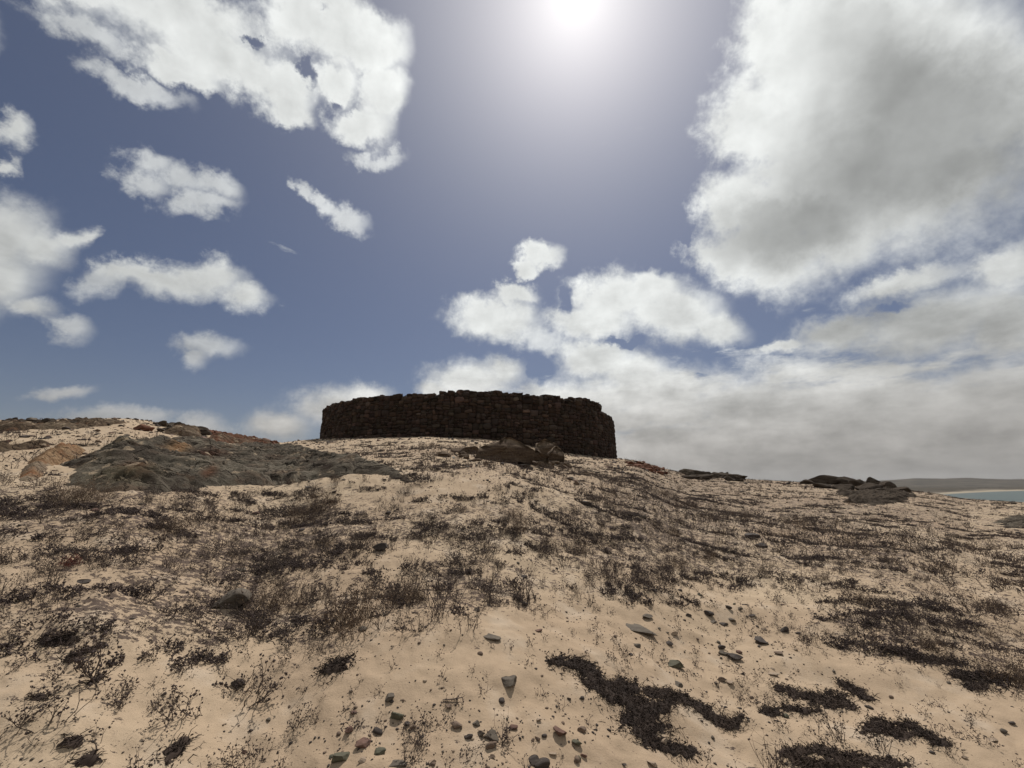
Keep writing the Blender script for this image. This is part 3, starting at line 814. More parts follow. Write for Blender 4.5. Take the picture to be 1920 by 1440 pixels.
def slab_rock(name, quad, mat, label, seed, t=0.6, rough=0.05, up=0.0):
    """a leaning block whose near face has the given picture corners (left foot, left top, ..., right foot)"""
    pts = []
    bx, by, bz, ok = ground_hit([quad[0][0]], [quad[0][1]])
    y_ = by[0]
    for (px, py) in quad:
        dx_, dz_ = ray(px, py)
        pts.append((float(dx_) * y_, y_, float(dz_) * y_ + up))
    P_ = np.array(pts); n = len(P_)
    c = P_.mean(0)
    rings = []
    for (d, s_) in ((0.10, 0.90), (0.0, 1.0), (t * .4, 1.02), (t * .8, 0.92), (t, 0.7)):
        q = c + (P_ - c) * s_; q[:, 1] += d
        rings.append(q)
    # resample each ring
    m = 48
    R2 = []
    for q in rings:
        L = np.r_[0, np.cumsum(np.linalg.norm(np.diff(np.vstack([q, q[:1]]), axis=0), axis=1))]
        s_ = np.linspace(0, L[-1], m, endpoint=False)
        qq = np.vstack([q, q[:1]])
        R2.append(np.stack([np.interp(s_, L, qq[:, k]) for k in range(3)], 1))
    inner0 = [c + (R2[0] - c) * k + np.array([0, R2[0][0, 1] - c[1], 0]) * (1 - k) for k in (0.0001, 0.35, 0.7)]
    inner1 = [R2[-1].mean(0) + (R2[-1] - R2[-1].mean(0)) * k for k in (0.6, 0.0001)]
    allr = inner0 + R2 + inner1
    V_ = np.vstack(allr)
    V_ = V_ + rough * np.stack([fbm(V_[:, 0] * 2 + 9 * k, V_[:, 2] * 2.5 + V_[:, 1] * 3, 4, seed + k) for k in range(3)], 1) * 2
    F_ = np.vstack([np.stack([i * m + np.arange(m), i * m + (np.arange(m) + 1) % m, (i + 1) * m + (np.arange(m) + 1) % m, (i + 1) * m + np.arange(m)], 1) for i in range(len(allr) - 1)])
    lean = np.maximum(V_[:, 2] - (c[2] - 0.05 + 0.12 * np.sin(V_[:, 0] * 3.0 + seed)), 0)
    V_[:, 1] += lean * 0.9 + 0.10 * (np.floor(lean / 0.16) % 2)
    # pale beds run through the upper part of the block
    band = sst(lean, 0.12, 0.3) * (0.5 + 0.5 * np.sin(lean * 34 + V_[:, 0] * 5 + 3 * fbm(V_[:, 0] * 2, V_[:, 2] * 2, 3, seed + 20)))
    T_ = 1 + band[:, None] * np.array([2.3, 2.5, 2.5])
    org = np.array([c[0], c[1], V_[:, 2].min()])
    return tag(link(name, mesh(name, V_ - org, F_, mat, T_), loc=org), label, 'boulder')


slab_rock('boulder', [(893, 860), (900, 838), (915, 829), (948, 814), (965, 822), (985, 834), (1000, 842), (999, 866), (955, 872)], M_PEAK,
          'large peaked brown boulder with a pale slanting top at the foot of the fort', 71, 1.5, 0.07)
slab_rock('boulder', [(1003, 852), (1006, 832), (1020, 824), (1046, 830), (1050, 846), (1046, 858)], M_PEAK,
          'dark grey boulder with a pale top edge right of the peaked boulder', 72, 1.0, 0.06)
slab_rock('boulder', [(1022, 868), (1030, 850), (1044, 836), (1052, 842), (1058, 860), (1062, 872)], M_PEAK,
          'pale craggy rock leaning below the right part of the fort wall', 73, 0.7, 0.08)
slab_rock('boulder', [(998, 868), (1000, 846), (1012, 840), (1020, 850), (1026, 868)], M_PEAK,
          'small pale jagged rock between the two boulders under the fort', 74, 0.6, 0.07)

pile('rock_pile', scatter_items(985, 1075, ([985, 1030, 1075], [866, 868, 868]), 16, 22, 9, 15), M_BROWNROCK, 15, 'tumbled brown blocks along the foot of the boulders below the fort')
pile('rock_pile', scatter_items(820, 900, ([820, 860, 900], [848, 852, 858]), 10, 20, 6, 16), M_BROWNROCK, 16, 'low scatter of brown blocks left of the peaked boulder')


# ---------------------------------------------------------------- the round fort
TOPS = [(597, 772), (604, 770), (610, 764), (620, 759), (631, 755), (650, 752), (687, 743), (712, 742), (737, 742), (760, 741), (815, 739), (825, 735), (861, 733), (889, 733), (914, 735), (942, 736),
        (954, 739), (985, 738), (1017, 741), (1045, 743), (1056, 748), (1069, 753), (1071, 749), (1084, 747), (1100, 749), (1123, 753), (1129, 757), (1131, 775), (1146, 779), (1151, 788), (1156, 800)]
th_, tz_ = [], []
for (px, py) in TOPS:
    dx_, dz_ = ray(px, py)
    a = math.atan(float(dx_)); d = float(fort_front(np.array(a)))
    x, y = d * math.sin(a), d * math.cos(a)
    th_.append(math.atan2(x - FX, -(y - FY)))         # 0 faces the camera side
    tz_.append(float(dz_) * y)
th_ = np.array(th_); tz_ = np.array(tz_)
o_ = np.argsort(th_); th_, tz_ = th_[o_], tz_[o_]
th_ = np.concatenate([[-math.pi, th_[0] - .35], th_, [th_[-1] + .3, math.pi]]); tz_ = np.concatenate([[4.6, tz_[0] - .1], tz_, [tz_[-1], 4.6]])


def top_z(t):
    return np.interp(t, th_, tz_)


def fort_xy(t, r):
    return FX + r * np.sin(t), FY - r * np.cos(t)


def fort():
    root = bpy.data.objects.new('round_stone_fort', None); COL.objects.link(root)
    root.location = (FX, FY, 2.0)
    tag(root, 'ruined round fort of dark rubble masonry on top of the sandy hill', 'ruin')
    org = np.array(root.location)
    nt_ = 900
    t = np.linspace(-math.pi, math.pi, nt_, endpoint=False)
    tz = top_z(t) - 0.10 + 0.03 * vnoise(t * 40, t * 0, 3)
    gzb = ground_z(*fort_xy(t, FORT_R)) - 0.6
    gzi = ground_z(*fort_xy(t, FORT_R - 1.0)) - 0.6
    ring = [(FORT_R - 0.03, gzb), (FORT_R - 0.10, tz), (FORT_R - 0.85, tz - .05), (FORT_R - 0.9, gzi)]
    V_ = np.vstack([np.stack([*fort_xy(t, r), z], 1) for r, z in ring]) - org
    i = np.arange(nt_); j = (i + 1) % nt_
    F_ = np.vstack([np.stack([k * nt_ + i, k * nt_ + j, (k + 1) * nt_ + j, (k + 1) * nt_ + i], 1) for k in range(3)])
    link('mortar_core', mesh('mortar_core', V_, F_, M_MORTAR), root)
    # rubble masonry: the face is split again and again into unequal stones
    r_ = np.random.default_rng(99)
    cells = []

    def split(s0, s1, z0, z1, inner):
        w, h = s1 - s0, z1 - z0
        big = r_.uniform(0.13, 0.52) * (1.5 if r_.random() < .12 else 1) * (1.4 if inner else 1)
        if w < big * 1.25 and h < big * 0.8:
            cells.append((s0, s1, z0, z1, inner)); return
        if h > w * r_.uniform(0.5, 0.9):
            m = z0 + h * r_.uniform(.34, .66); split(s0, s1, z0, m, inner); split(s0, s1, m, z1, inner)
        else:
            m = s0 + w * r_.uniform(.34, .66); split(s0, m, z0, z1, inner); split(m, s1, z0, z1, inner)
    L = math.pi * FORT_R
    for k in range(18):
        s0 = -L + k * 2 * L / 18; s1 = s0 + 2 * L / 18
        split(s0, s1, 0.6, 6.6, False)
        split(s0, s1, 1.2, 6.0, True)
    # a small rounded block, 6x6 quads per side kept coarse: cube of 4x4x3 points pulled towards an ellipsoid
    n = 4
    lin = np.linspace(-1, 1, n)
    pts, idx = [], {}
    fq = []

    def vid(p):
        if p not in idx:
            idx[p] = len(pts); pts.append([lin[p[0]], lin[p[1]], lin[p[2]]])
        return idx[p]
    for ax in range(3):
        for sgn in (0, n - 1):
            if ax == 1 and sgn == 0:
                pass
            for a in range(n - 1):
                for b in range(n - 1):
                    q = []
                    for (da, db) in ((0, 0), (1, 0), (1, 1), (0, 1)):
                        p = [0, 0, 0]; p[ax] = sgn; p[(ax + 1) % 3] = a + da; p[(ax + 2) % 3] = b + db
                        q.append(vid(tuple(p)))
                    fq.append(q if sgn else q[::-1])
    pts = np.array(pts); fq = np.array(fq)
    nrm = pts / np.linalg.norm(pts, axis=1)[:, None]
    tmpl = pts * 0.5 + nrm * 1.25 * 0.5
    Vs, Fs, Cs = [], [], []
    off = 0

    def add(cs, cz, w, h, dep, rad_, col, tilt):
        nonlocal off
        v = tmpl * (1 + 0.10 * (r_.random((len(tmpl), 1)) - .5)) + 0.26 * (r_.random((len(tmpl), 3)) - .5)
        sx, sz = v[:, 0] * w / 2, v[:, 2] * h / 2
        c_, s_ = math.cos(tilt), math.sin(tilt)
        sx, sz = sx * c_ - sz * s_, sx * s_ + sz * c_
        tt = (cs + sx) / FORT_R
        rr_ = rad_ + v[:, 1] * dep / 2
        x, y = fort_xy(tt, rr_)
        Vs.append(np.stack([x, y, cz + sz], 1) - org); Fs.append(fq + off); Cs.append(np.tile(col, (len(v), 1))); off += len(v)
    for (s0, s1, z0, z1, inner) in cells:
        cs, cz = (s0 + s1) / 2, (z0 + z1) / 2
        tp = float(top_z(cs / FORT_R)) + r_.normal(0, .02) + 0.05 * float(vnoise(cs * 1.3, 0.5, 12))
        gx_, gy_ = fort_xy(np.array(cs / FORT_R), FORT_R - (1 if inner else 0))
        if cz > tp or z1 < gz(float(gx_), float(gy_)) - 0.3:
            continue
        z1 = min(z1, tp + 0.07)
        if z1 - z0 < 0.07:
            continue
        cz = (z0 + z1) / 2
        b = math.exp(r_.normal(0, 0.24))
        col = np.array([b * r_.uniform(.95, 1.18), b, b * r_.uniform(.85, 1.02)])
        if r_.random() < .08: col *= 1.7
        rad_ = FORT_R - 0.10 - 0.07 * (cz - 2.5) / 2.5 if not inner else FORT_R - 0.86
        add(cs, cz, (s1 - s0) * 0.99, (z1 - z0) * 1.0, 0.30, rad_ + r_.normal(0, .03), col, r_.normal(0, .13))
    # coping rubble along the broken top
    for k in range(560):
        cs = r_.uniform(-L, L)
        tp = float(top_z(cs / FORT_R))
        w = r_.uniform(.14, .48); h = r_.uniform(.08, .26)
        b = math.exp(r_.normal(0.1, 0.3))
        add(cs, tp - .04 + r_.uniform(-.05, .07) + 0.05 * float(vnoise(cs * 1.3, 0.5, 12)), w, h, r_.uniform(.2, .4), FORT_R - r_.uniform(.18, .8), np.array([b * 1.15, b, b * .92]), r_.normal(0, .15))
    link('masonry', mesh('masonry', np.vstack(Vs), np.vstack(Fs), M_MASON, np.vstack(Cs)), root)


fort()

# ---------------------------------------------------------------- dry plants
def seg_mesh(p0, p1, r0, r1):
    """three-sided twigs, fully vectorised"""
    d = p1 - p0
    d = d / (np.linalg.norm(d, axis=1)[:, None] + 1e-9)
    ref = np.where(np.abs(d[:, 2:3]) < 0.9, np.array([[0, 0, 1.0]]), np.array([[1.0, 0, 0]]))
    u = np.cross(d, ref); u /= np.linalg.norm(u, axis=1)[:, None] + 1e-9
    w = np.cross(d, u)
    V_ = []
    for p, r in ((p0, r0), (p1, r1)):
        for k in range(3):
            a = 2.094 * k
            V_.append(p + (u * math.cos(a) + w * math.sin(a)) * r[:, None])
    V_ = np.stack(V_, 1)
    n = len(p0)
    base = np.arange(n)[:, None] * 6
    F_ = []
    for k in range(3):
        a, b = k, (k + 1) % 3
        F_.append(np.stack([base[:, 0] + a, base[:, 0] + b, base[:, 0] + 3 + b], 1)); F_.append(np.stack([base[:, 0] + a, base[:, 0] + 3 + b, base[:, 0] + 3 + a], 1))
    return V_.reshape(-1, 3), np.vstack(F_)


OCTV = np.array([[1, 0, 0], [-1, 0, 0], [0, 1, 0], [0, -1, 0], [0, 0, 1], [0, 0, -1]], float)
OCTF = np.array([[0, 2, 4], [2, 1, 4], [1, 3, 4], [3, 0, 4], [2, 0, 5], [1, 2, 5], [3, 1, 5], [0, 3, 5]])


def bud_mesh(c, s, r_):
    """small curled leaves: lopsided octahedra"""
    n = len(c)
    if n == 0:
        return np.zeros((0, 3)), np.zeros((0, 3), int)
    st = r_.uniform(.45, 1.5, (n, 1, 3)) * s[:, None, None]
    v = OCTV[None] * st
    a = r_.uniform(0, 6.28, n); b = r_.uniform(-1.2, 1.2, n)
    ca, sa, cb, sb = np.cos(a), np.sin(a), np.cos(b), np.sin(b)
    x = v[..., 0] * cb[:, None] - v[..., 2] * sb[:, None]; z = v[..., 0] * sb[:, None] + v[..., 2] * cb[:, None]
    x2 = x * ca[:, None] - v[..., 1] * sa[:, None]; y2 = x * sa[:, None] + v[..., 1] * ca[:, None]
    V_ = np.stack([x2, y2, z], -1) + c[:, None]
    return V_.reshape(-1, 3), (OCTF[None] + np.arange(n)[:, None, None] * 6).reshape(-1, 3)


def plant(seed, H, stems, spread, branch, nseg, thick, budp, buds, curl=0.35, droop=0.0, levels=2, base=0.02):
    """grow one dry plant: returns twig mesh and leaf mesh arrays, foot at the origin"""
    r_ = np.random.default_rng(seed)
    P0, P1, R0, R1, B = [], [], [], [], []

    def grow(p, d, L, rad_, lev):
        n = max(2, int(nseg * (1 if lev == 0 else .6)))
        for i in range(n):
            d2 = d + r_.normal(0, curl, 3) * 0.5 + np.array([0, 0, 0.10 - droop * (i / n)])
            d2 /= np.linalg.norm(d2)
            q = p + d2 * L / n
            if q[2] < 0.004: q[2] = 0.004 + r_.random() * 0.006; d2[2] = abs(d2[2])
            ra = rad_ * (1 - 0.6 * i / n); rb = rad_ * (1 - 0.6 * (i + 1) / n)
            P0.append(p); P1.append(q); R0.append(ra); R1.append(rb)
            if r_.random() < budp: B.append(q + r_.normal(0, 0.004, 3))
            if lev < levels and r_.random() < branch:
                s = d2 + r_.normal(0, 0.75, 3); s[2] = s[2] * .6 + .15; s /= np.linalg.norm(s)
                grow(q, s, L * r_.uniform(.3, .6), rb * .85, lev + 1)
            p, d = q, d2
        B.append(p)
    for k in range(stems):
        a = r_.uniform(0, 2 * math.pi); s = spread * math.sqrt(r_.random())
        d = np.array([math.cos(a) * math.sin(s), math.sin(a) * math.sin(s), math.cos(s)])
        grow(np.array([r_.normal(0, base), r_.normal(0, base), -0.01]), d, H * r_.uniform(.55, 1.1), thick, 0)
    a = [np.array(v) for v in (P0, P1, R0, R1)]
    B = np.array(B) if B else np.zeros((0, 3))
    tv, tf = seg_mesh(*a)
    keep = r_.random(len(B)) < 0.9
    bv, bf = bud_mesh(B[keep], buds * r_.uniform(.6, 1.4, keep.sum()), r_)
    return tv, tf, bv, bf


# kind: how it looks; (H, stems, spread, branch, nseg, thick, bud probability, bud size, curl, droop, levels, foot radius)
KIND = {
    'upright': dict(H=0.165, stems=9, spread=0.60, branch=0.40, nseg=4, thick=0.0024, budp=0.22, buds=0.0036, curl=0.34, base=0.035),
    'leafy': dict(H=0.15, stems=7, spread=1.15, branch=0.48, nseg=5, thick=0.0022, budp=0.55, buds=0.0040, curl=0.5, base=0.03),
    'sprawl': dict(H=0.21, stems=7, spread=1.45, branch=0.42, nseg=6, thick=0.0023, budp=0.45, buds=0.0045, curl=0.55, droop=0.25, base=0.03),
    'sprout': dict(H=0.062, stems=4, spread=0.8, branch=0.5, nseg=3, thick=0.0017, budp=0.35, buds=0.0034, curl=0.45, base=0.014),
    'brush': dict(H=0.20, stems=44, spread=1.1, branch=0.60, nseg=5, thick=0.0018, budp=0.12, buds=0.003, curl=0.4, base=0.07),
    'cushion': dict(H=0.085, stems=15, spread=1.5, branch=0.55, nseg=4, thick=0.0024, budp=0.55, buds=0.0052, curl=0.6, base=0.06),
}
NVAR = {'upright': 6, 'leafy': 5, 'sprawl': 4, 'sprout': 6, 'brush': 3, 'cushion': 4}
PROTO = {}
for kn, kd in KIND.items():
    for v_ in range(NVAR[kn]):
        PROTO[kn, v_] = plant(1000 + 37 * v_ + sum(map(ord, kn)), **kd)
TM = {'brush': M_BRUSH}
SHRUB_MESH = {}
for key, (tv, tf, bv, bf) in PROTO.items():
    SHRUB_MESH[key] = (mesh('stems', tv, tf, TM.get(key[0], M_TWIG)), mesh('dead_leaves', bv, bf, TM.get(key[0], M_BUD)))


def clear_of_rock(x, y):
    px, py = project(x, y, ground_z(x, y))
    k = np.ones(x.shape, bool)
    for P_ in (SLAB, OCH):
        k &= poly_sd(px, py, P_) < 7
    q = np.hypot(x - FX, y - FY)
    return k & (q > FORT_R + 0.15)


# candidates over the whole slope; kept where the cover grid and patchy noise allow
def candidates(n, r0, r1, seed, a0=-58, a1=58, power=1.0):
    r_ = np.random.default_rng(seed)
    a = np.radians(r_.uniform(a0, a1, n))
    r = (r0 ** (2 * power) + r_.random(n) * (r1 ** (2 * power) - r0 ** (2 * power))) ** (0.5 / power)
    return r * np.sin(a), r * np.cos(a), r


DENS = 1.0
xs, ys, rs_ = [], [], []
for (n, r0, r1, sd_) in ((1900, 1.9, 5.5, 1), (7000, 5.5, 16, 2), (14000, 16, 52, 3)):
    x, y, r = candidates(int(n * DENS), r0, r1, 500 + sd_)
    xs.append(x); ys.append(y); rs_.append(r)
x = np.concatenate(xs); y = np.concatenate(ys); r = np.concatenate(rs_)
z = ground_z(x, y)
c = cover(x, y, z)
patch = 0.5 + 1.0 * fbm(x / 0.62, y / 0.5, 3, 201) + 0.3 * fbm(x / 3.1, y / 2.0, 2, 202)
pr = np.clip(c * (1.15 + 0.55 * sst(c, .5, .8)) * (patch * 1.35 + 0.03), 0, 1)
# and tiny sprouts all over the near sand
qx_, qy_, qr_ = candidates(6500, 1.9, 7.5, 555)
x = np.concatenate([x, qx_]); y = np.concatenate([y, qy_]); r = np.concatenate([r, qr_]); z = ground_z(x, y); c = cover(x, y, z)
pq = np.clip((c[-6500:] * .9 + .22) * (0.5 + 1.3 * fbm(qx_ / .5, qy_ / .4, 3, 211)), 0, 1)
pr = np.concatenate([pr, pq]); tiny = np.arange(len(x)) >= len(x) - 6500
r_ = np.random.default_rng(77)
a_ = np.arctan2(x, y); crest = np.interp(a_, A_, R_)
k = (r_.random(len(x)) < pr) & (r < crest + 1.5) & clear_of_rock(x, y)
x, y, z, r, c, tiny = x[k], y[k], z[k], r[k], c[k], tiny[k]
px, py = project(x, y, z)
u = r_.random(len(x))
kinds = np.empty(len(x), dtype=object)
dense = c > 0.45
kinds[:] = 'sprout'
kinds[dense & (u < .42)] = 'upright'
kinds[dense & (u >= .42) & (u < .60)] = 'leafy'
kinds[dense & (u >= .60) & (u < .72)] = 'sprawl'
kinds[dense & (u >= .72) & (u < .90)] = 'cushion'
kinds[dense & (u >= .90) & (u < .925)] = 'brush'
mid_ = (~dense) & (c > 0.3)
kinds[mid_ & (u < .22)] = 'upright'
kinds[mid_ & (u >= .22) & (u < .38)] = 'leafy'
kinds[mid_ & (u >= .38) & (u < .48)] = 'sprawl'
kinds[(~dense) & (~mid_) & (u < .06)] = 'leafy'
left_low = (px < 560) & (py > 1150)
kinds[left_low & (kinds == 'upright')] = 'leafy'
far_ = (r > 17) & (kinds == 'upright')
kinds[far_ & (r_.random(len(x)) < .6)] = 'cushion'
kinds[tiny] = 'sprout'
kinds[(r > 17) & (kinds == 'leafy')] = 'cushion'
kinds[(r > 17) & (kinds == 'sprawl') & (r_.random(len(x)) < .6)] = 'cushion'
scale = r_.uniform(0.42, 1.08, len(x)) * np.where((px < 600) & (r > 17), 0.8, 1.0)
# single shrubs one can point at: (picture x, y of foot, kind, width in picture units, label)
HERO = [
    (648, 1180, 'brush', 150, 'brown shrub with a dense dark heart low on the slope, left of centre'),
    (453, 1318, 'leafy', 100, 'small leafless forked shrub just below the dark oval stone'),
    (317, 1345, 'leafy', 90, 'small spiky shrub alone on bare sand at lower left'),
    (483, 1420, 'sprawl', 100, 'open forked shrub at the bottom, left of the green stones'),
    (115, 1352, 'sprawl', 110, 'sprawling beaded shrub near the lower left edge, above the two dark mats'),
    (175, 1275, 'leafy', 110, 'open hoop-shaped shrub with beaded twigs at lower left'),
    (565, 985, 'brush', 150, 'big fuzzy brown bush on the bank below the grey slab'),
    (612, 955, 'brush', 120, 'fuzzy brown bush on top of the bank, right behind the biggest brown one'),
    (840, 1135, 'upright', 140, 'dense twiggy shrub standing out at the middle of the picture above bare sand'),
    (985, 1125, 'upright', 130, 'dark-hearted twiggy shrub at the sand edge below the fort boulders'),
    (1370, 1090, 'sprawl', 130, 'wide low shrub spreading at the edge of the bare sand, right of centre'),
    (1268, 1065, 'brush', 70, 'thin dark brush bending over the sand edge, right of centre'),
    (140, 950, 'brush', 120, 'low brown brush at the foot of the grey slab, left side'),
    (1870, 1150, 'brush', 90, 'reddish-brown bush near the right edge, halfway down the slope'),
    (1825, 1148, 'upright', 90, 'upright branched shrub by the right edge beside the reddish-brown bush'),
    (1900, 1285, 'brush', 110, 'dark brown bush cut by the right edge at lower right'),
    (1620, 1225, 'leafy', 90, 'loose shrub at the lower tip of the right-hand shrub band'),
    (133, 1062, 'red', 36, 'small dark red bush on the sand at left'),
    (850, 1315, 'driftwood', 36, ''),
]
hero_pos = []
shrub_i = 0


def place_shrub(name, kind, var, loc, sc, rz, label, group=None, cat='shrub'):
    s_me, b_me = SHRUB_MESH[kind, var]
    o = link(name, s_me, loc=loc, rotz=rz)
    o.scale = (sc, sc, sc)
    tag(o, label, cat, group)
    b_ = link('dead_leaves', b_me, parent=o)
    return o


for i, (hx, hy, kd, w, lab) in enumerate(HERO):
    gx, gy, gzz, ok = ground_hit([hx], [hy])
    sc_w = w * gy[0] * CP / FOC
    if kd == 'driftwood':
        segs = [((-.5, 0, .02), (0, 0, .05), .012, .016), ((0, 0, .05), (.42, .05, .10), .016, .010), ((.42, .05, .10), (.5, -.02, -.15), .010, .006), ((0.1, 0, .06), (.35, .02, .30), .009, .004), ((.42, .05, .1), (.55, .05, .2), .007, .003), ((.42, .05, .1), (.5, -.3, 0.0), .01, .005)]
        q = [np.array(v, float) for v in zip(*segs)]
        tv, tf = seg_mesh(q[0] * sc_w, q[1] * sc_w, q[2] * 0.12 / .12 * sc_w * 2.2, q[3] * sc_w * 2.2)
        tag(link('driftwood', mesh('driftwood', tv, tf, M_TWIG), loc=(gx[0], gy[0], gzz[0] + 0.004)), 'forked dry stick lying on the bare sand left of the oval stone', 'driftwood')
        continue
    if kd == 'red':
        tv, tf, bv, bf = plant(9, H=0.16, stems=40, spread=1.3, branch=.6, nseg=4, thick=.003, budp=.4, buds=.006, base=.05)
        o = link('shrub', mesh('red_stems', tv, tf, M_RED), loc=(gx[0], gy[0], gzz[0])); o.scale = (0.5,) * 3
        link('dead_leaves', mesh('red_leaves', bv, bf, M_RED), parent=o)
        tag(o, lab, 'shrub'); continue
    me = SHRUB_MESH[kd, i % NVAR[kd]][0]
    wid = max(v for v in (np.ptp(PROTO[kd, i % NVAR[kd]][0][:, 0]), 0.05))
    place_shrub('shrub', kd, i % NVAR[kd], (gx[0], gy[0], gzz[0] - 0.005), min(sc_w / wid, 1.55), r_.uniform(0, 6.28), lab)
    hero_pos.append((gx[0], gy[0]))

size = np.array([{'upright': .24, 'leafy': .24, 'sprawl': .32, 'sprout': .06, 'brush': .28, 'cushion': .16}[q] for q in kinds]) * scale
show = size / r
inside = (px > -40) & (px < 1960) & (py < 1460)
order = np.argsort(-np.where(inside, show, 0))
N_IND = 275
ind = order[:N_IND]
rest = order[N_IND:]


KLAB = {'upright': 'twiggy upright shrub', 'leafy': 'loose beaded shrub', 'sprawl': 'low sprawling shrub', 'sprout': 'tiny dry sprout',
        'brush': 'fuzzy brown bush', 'cushion': 'flat cushion-like shrub'}
# landmarks that the small things are described by: picture x, y, name
MARK = [(422, 1128, 'biggest boulder on the left'), (443, 1283, 'dark oval stone'), (712, 1028, 'angular dark stone in the scrub'), (918, 1192, 'triangular grey slate'),
        (1190, 1181, 'largest flaky slate'), (958, 1284, 'smooth oval grey stone'), (730, 1309, 'upright grey-tan stone'), (690, 1400, 'tilted green stone'), (635, 1424, 'darker green stone'),
        (905, 1365, 'upright grey stone pair'), (1052, 1379, 'reddish ridged stone'), (1035, 1242, 'upper tip of the forked mat'), (1290, 1412, 'lower tip of the forked mat'), (1150, 1310, 'fork of the largest mat'),
        (1365, 1355, 'end of the long narrow mat'), (1474, 1182, 'solitary dark rounded stone'), (1360, 1222, 'mid-right stone group'), (1271, 1251, 'long greenish stone'), (1545, 1310, 'ragged dark mat at lower right'),
        (1665, 1370, 'compact dark mat'), (1745, 1382, 'slanting dark mat'), (1590, 1425, 'broad broken bottom mat'), (1740, 1235, 'long dark shadow streak'), (1830, 1272, 'dark mat near the right edge'),
        (633, 1246, 'tilted dark clump'), (135, 1393, 'small lower left mat'), (172, 1425, 'left corner mat'), (328, 1410, 'narrow dark mat at bottom left'), (840, 1306, 'forked dry stick'),
        (133, 1055, 'small dark red bush'), (175, 1250, 'hoop-shaped shrub'), (110, 1200, 'dark cushion of creeper at left'), (317, 1330, 'spiky shrub on bare sand'), (560, 960, 'biggest fuzzy brown bush'),
        (840, 1100, 'dense mid-picture shrub'), (985, 1100, 'dark-hearted twiggy shrub'), (1370, 1070, 'wide low shrub'), (1870, 1130, 'reddish-brown bush at the right'),
        (1430, 1015, 'two dark stones on the right slope'), (1098, 943, 'black square stone'), (945, 900, 'peaked boulder below the fort'), (1656, 1200, 'shrub tipping the right band'),
        (152, 1090, 'elongated dark stone at left'), (648, 1150, 'brown shrub with a dark heart'), (1331, 1153, 'dark double stone'), (20, 1000, 'upper left picture edge'), (60, 1120, 'left picture edge halfway down'),
        (1600, 1080, 'middle of the right shrub band'), (1750, 1010, 'upper right scrub'), (300, 1010, 'left scrub below the slab'), (1200, 1020, 'scrub right of the slope middle'), (480, 1240, 'lower left scrub edge'),
        (1010, 1010, 'scrub under the fort boulders'), (1545, 1175, 'front edge of the right shrub band'), (40, 1290, 'left edge of the lower sand'), (250, 1170, 'lower left scrub'), (1890, 1230, 'right picture edge'), (560, 1080, 'scrub behind the brown shrub')]
MX = np.array([m[0] for m in MARK], float); MY = np.array([m[1] for m in MARK], float)
ORD = ['nearest', 'second', 'third', 'fourth', 'fifth', 'sixth', 'seventh', 'eighth', 'ninth', 'tenth', 'eleventh', 'twelfth', 'thirteenth', 'fourteenth', 'fifteenth']


def describe(names, pxs, pys, sizes):
    """a label for each small thing: what it is, and where it stands from the nearest landmark"""
    med = {}
    for n_, s_ in zip(names, sizes):
        med.setdefault(n_, []).append(s_)
    key, dist = [], []
    for n_, a, b, s_ in zip(names, pxs, pys, sizes):
        d = np.hypot(MX - a, (MY - b) * 1.5)
        j = int(np.argmin(d))
        ox, oy = a - MX[j], (b - MY[j]) * 1.5
        w = ('right of' if ox > 0 else 'left of') if abs(ox) > abs(oy) else ('in front of' if oy > 0 else 'behind')
        sz = 'large ' if s_ > np.quantile(med[n_], .67) else ('small ' if s_ < np.quantile(med[n_], .33) else '')
        if n_.startswith(('small', 'tiny')): sz = {'large ': 'bigger ', 'small ': '', '': ''}[sz]
        key.append((sz + n_, w + ' the ' + MARK[j][2])); dist.append(float(d[j]))
    out = [None] * len(key)
    for k_ in set(key):
        m_ = sorted([i for i in range(len(key)) if key[i] == k_], key=lambda i: dist[i])
        for q, i in enumerate(m_):
            out[i] = (k_[0] + ' ' + k_[1]) if len(m_) == 1 else (ORD[min(q, 14)] + ' ' + k_[0] + ' ' + k_[1])
    return out


labs = describe([KLAB[kinds[i]] for i in ind], px[ind], py[ind], size[ind])
for i, lb in zip(ind, labs):
    kd = kinds[i]
    nm = 'dry_sprout' if kd == 'sprout' else 'shrub'
    place_shrub(nm, kd, int(r_.integers(NVAR[kd])), (x[i], y[i], z[i] - 0.005), float(scale[i]), r_.uniform(0, 6.28), lb,
                'dry sprouts on the sand' if kd == 'sprout' else 'dry shrubs on the sandy slope', 'sprout' if kd == 'sprout' else 'shrub')


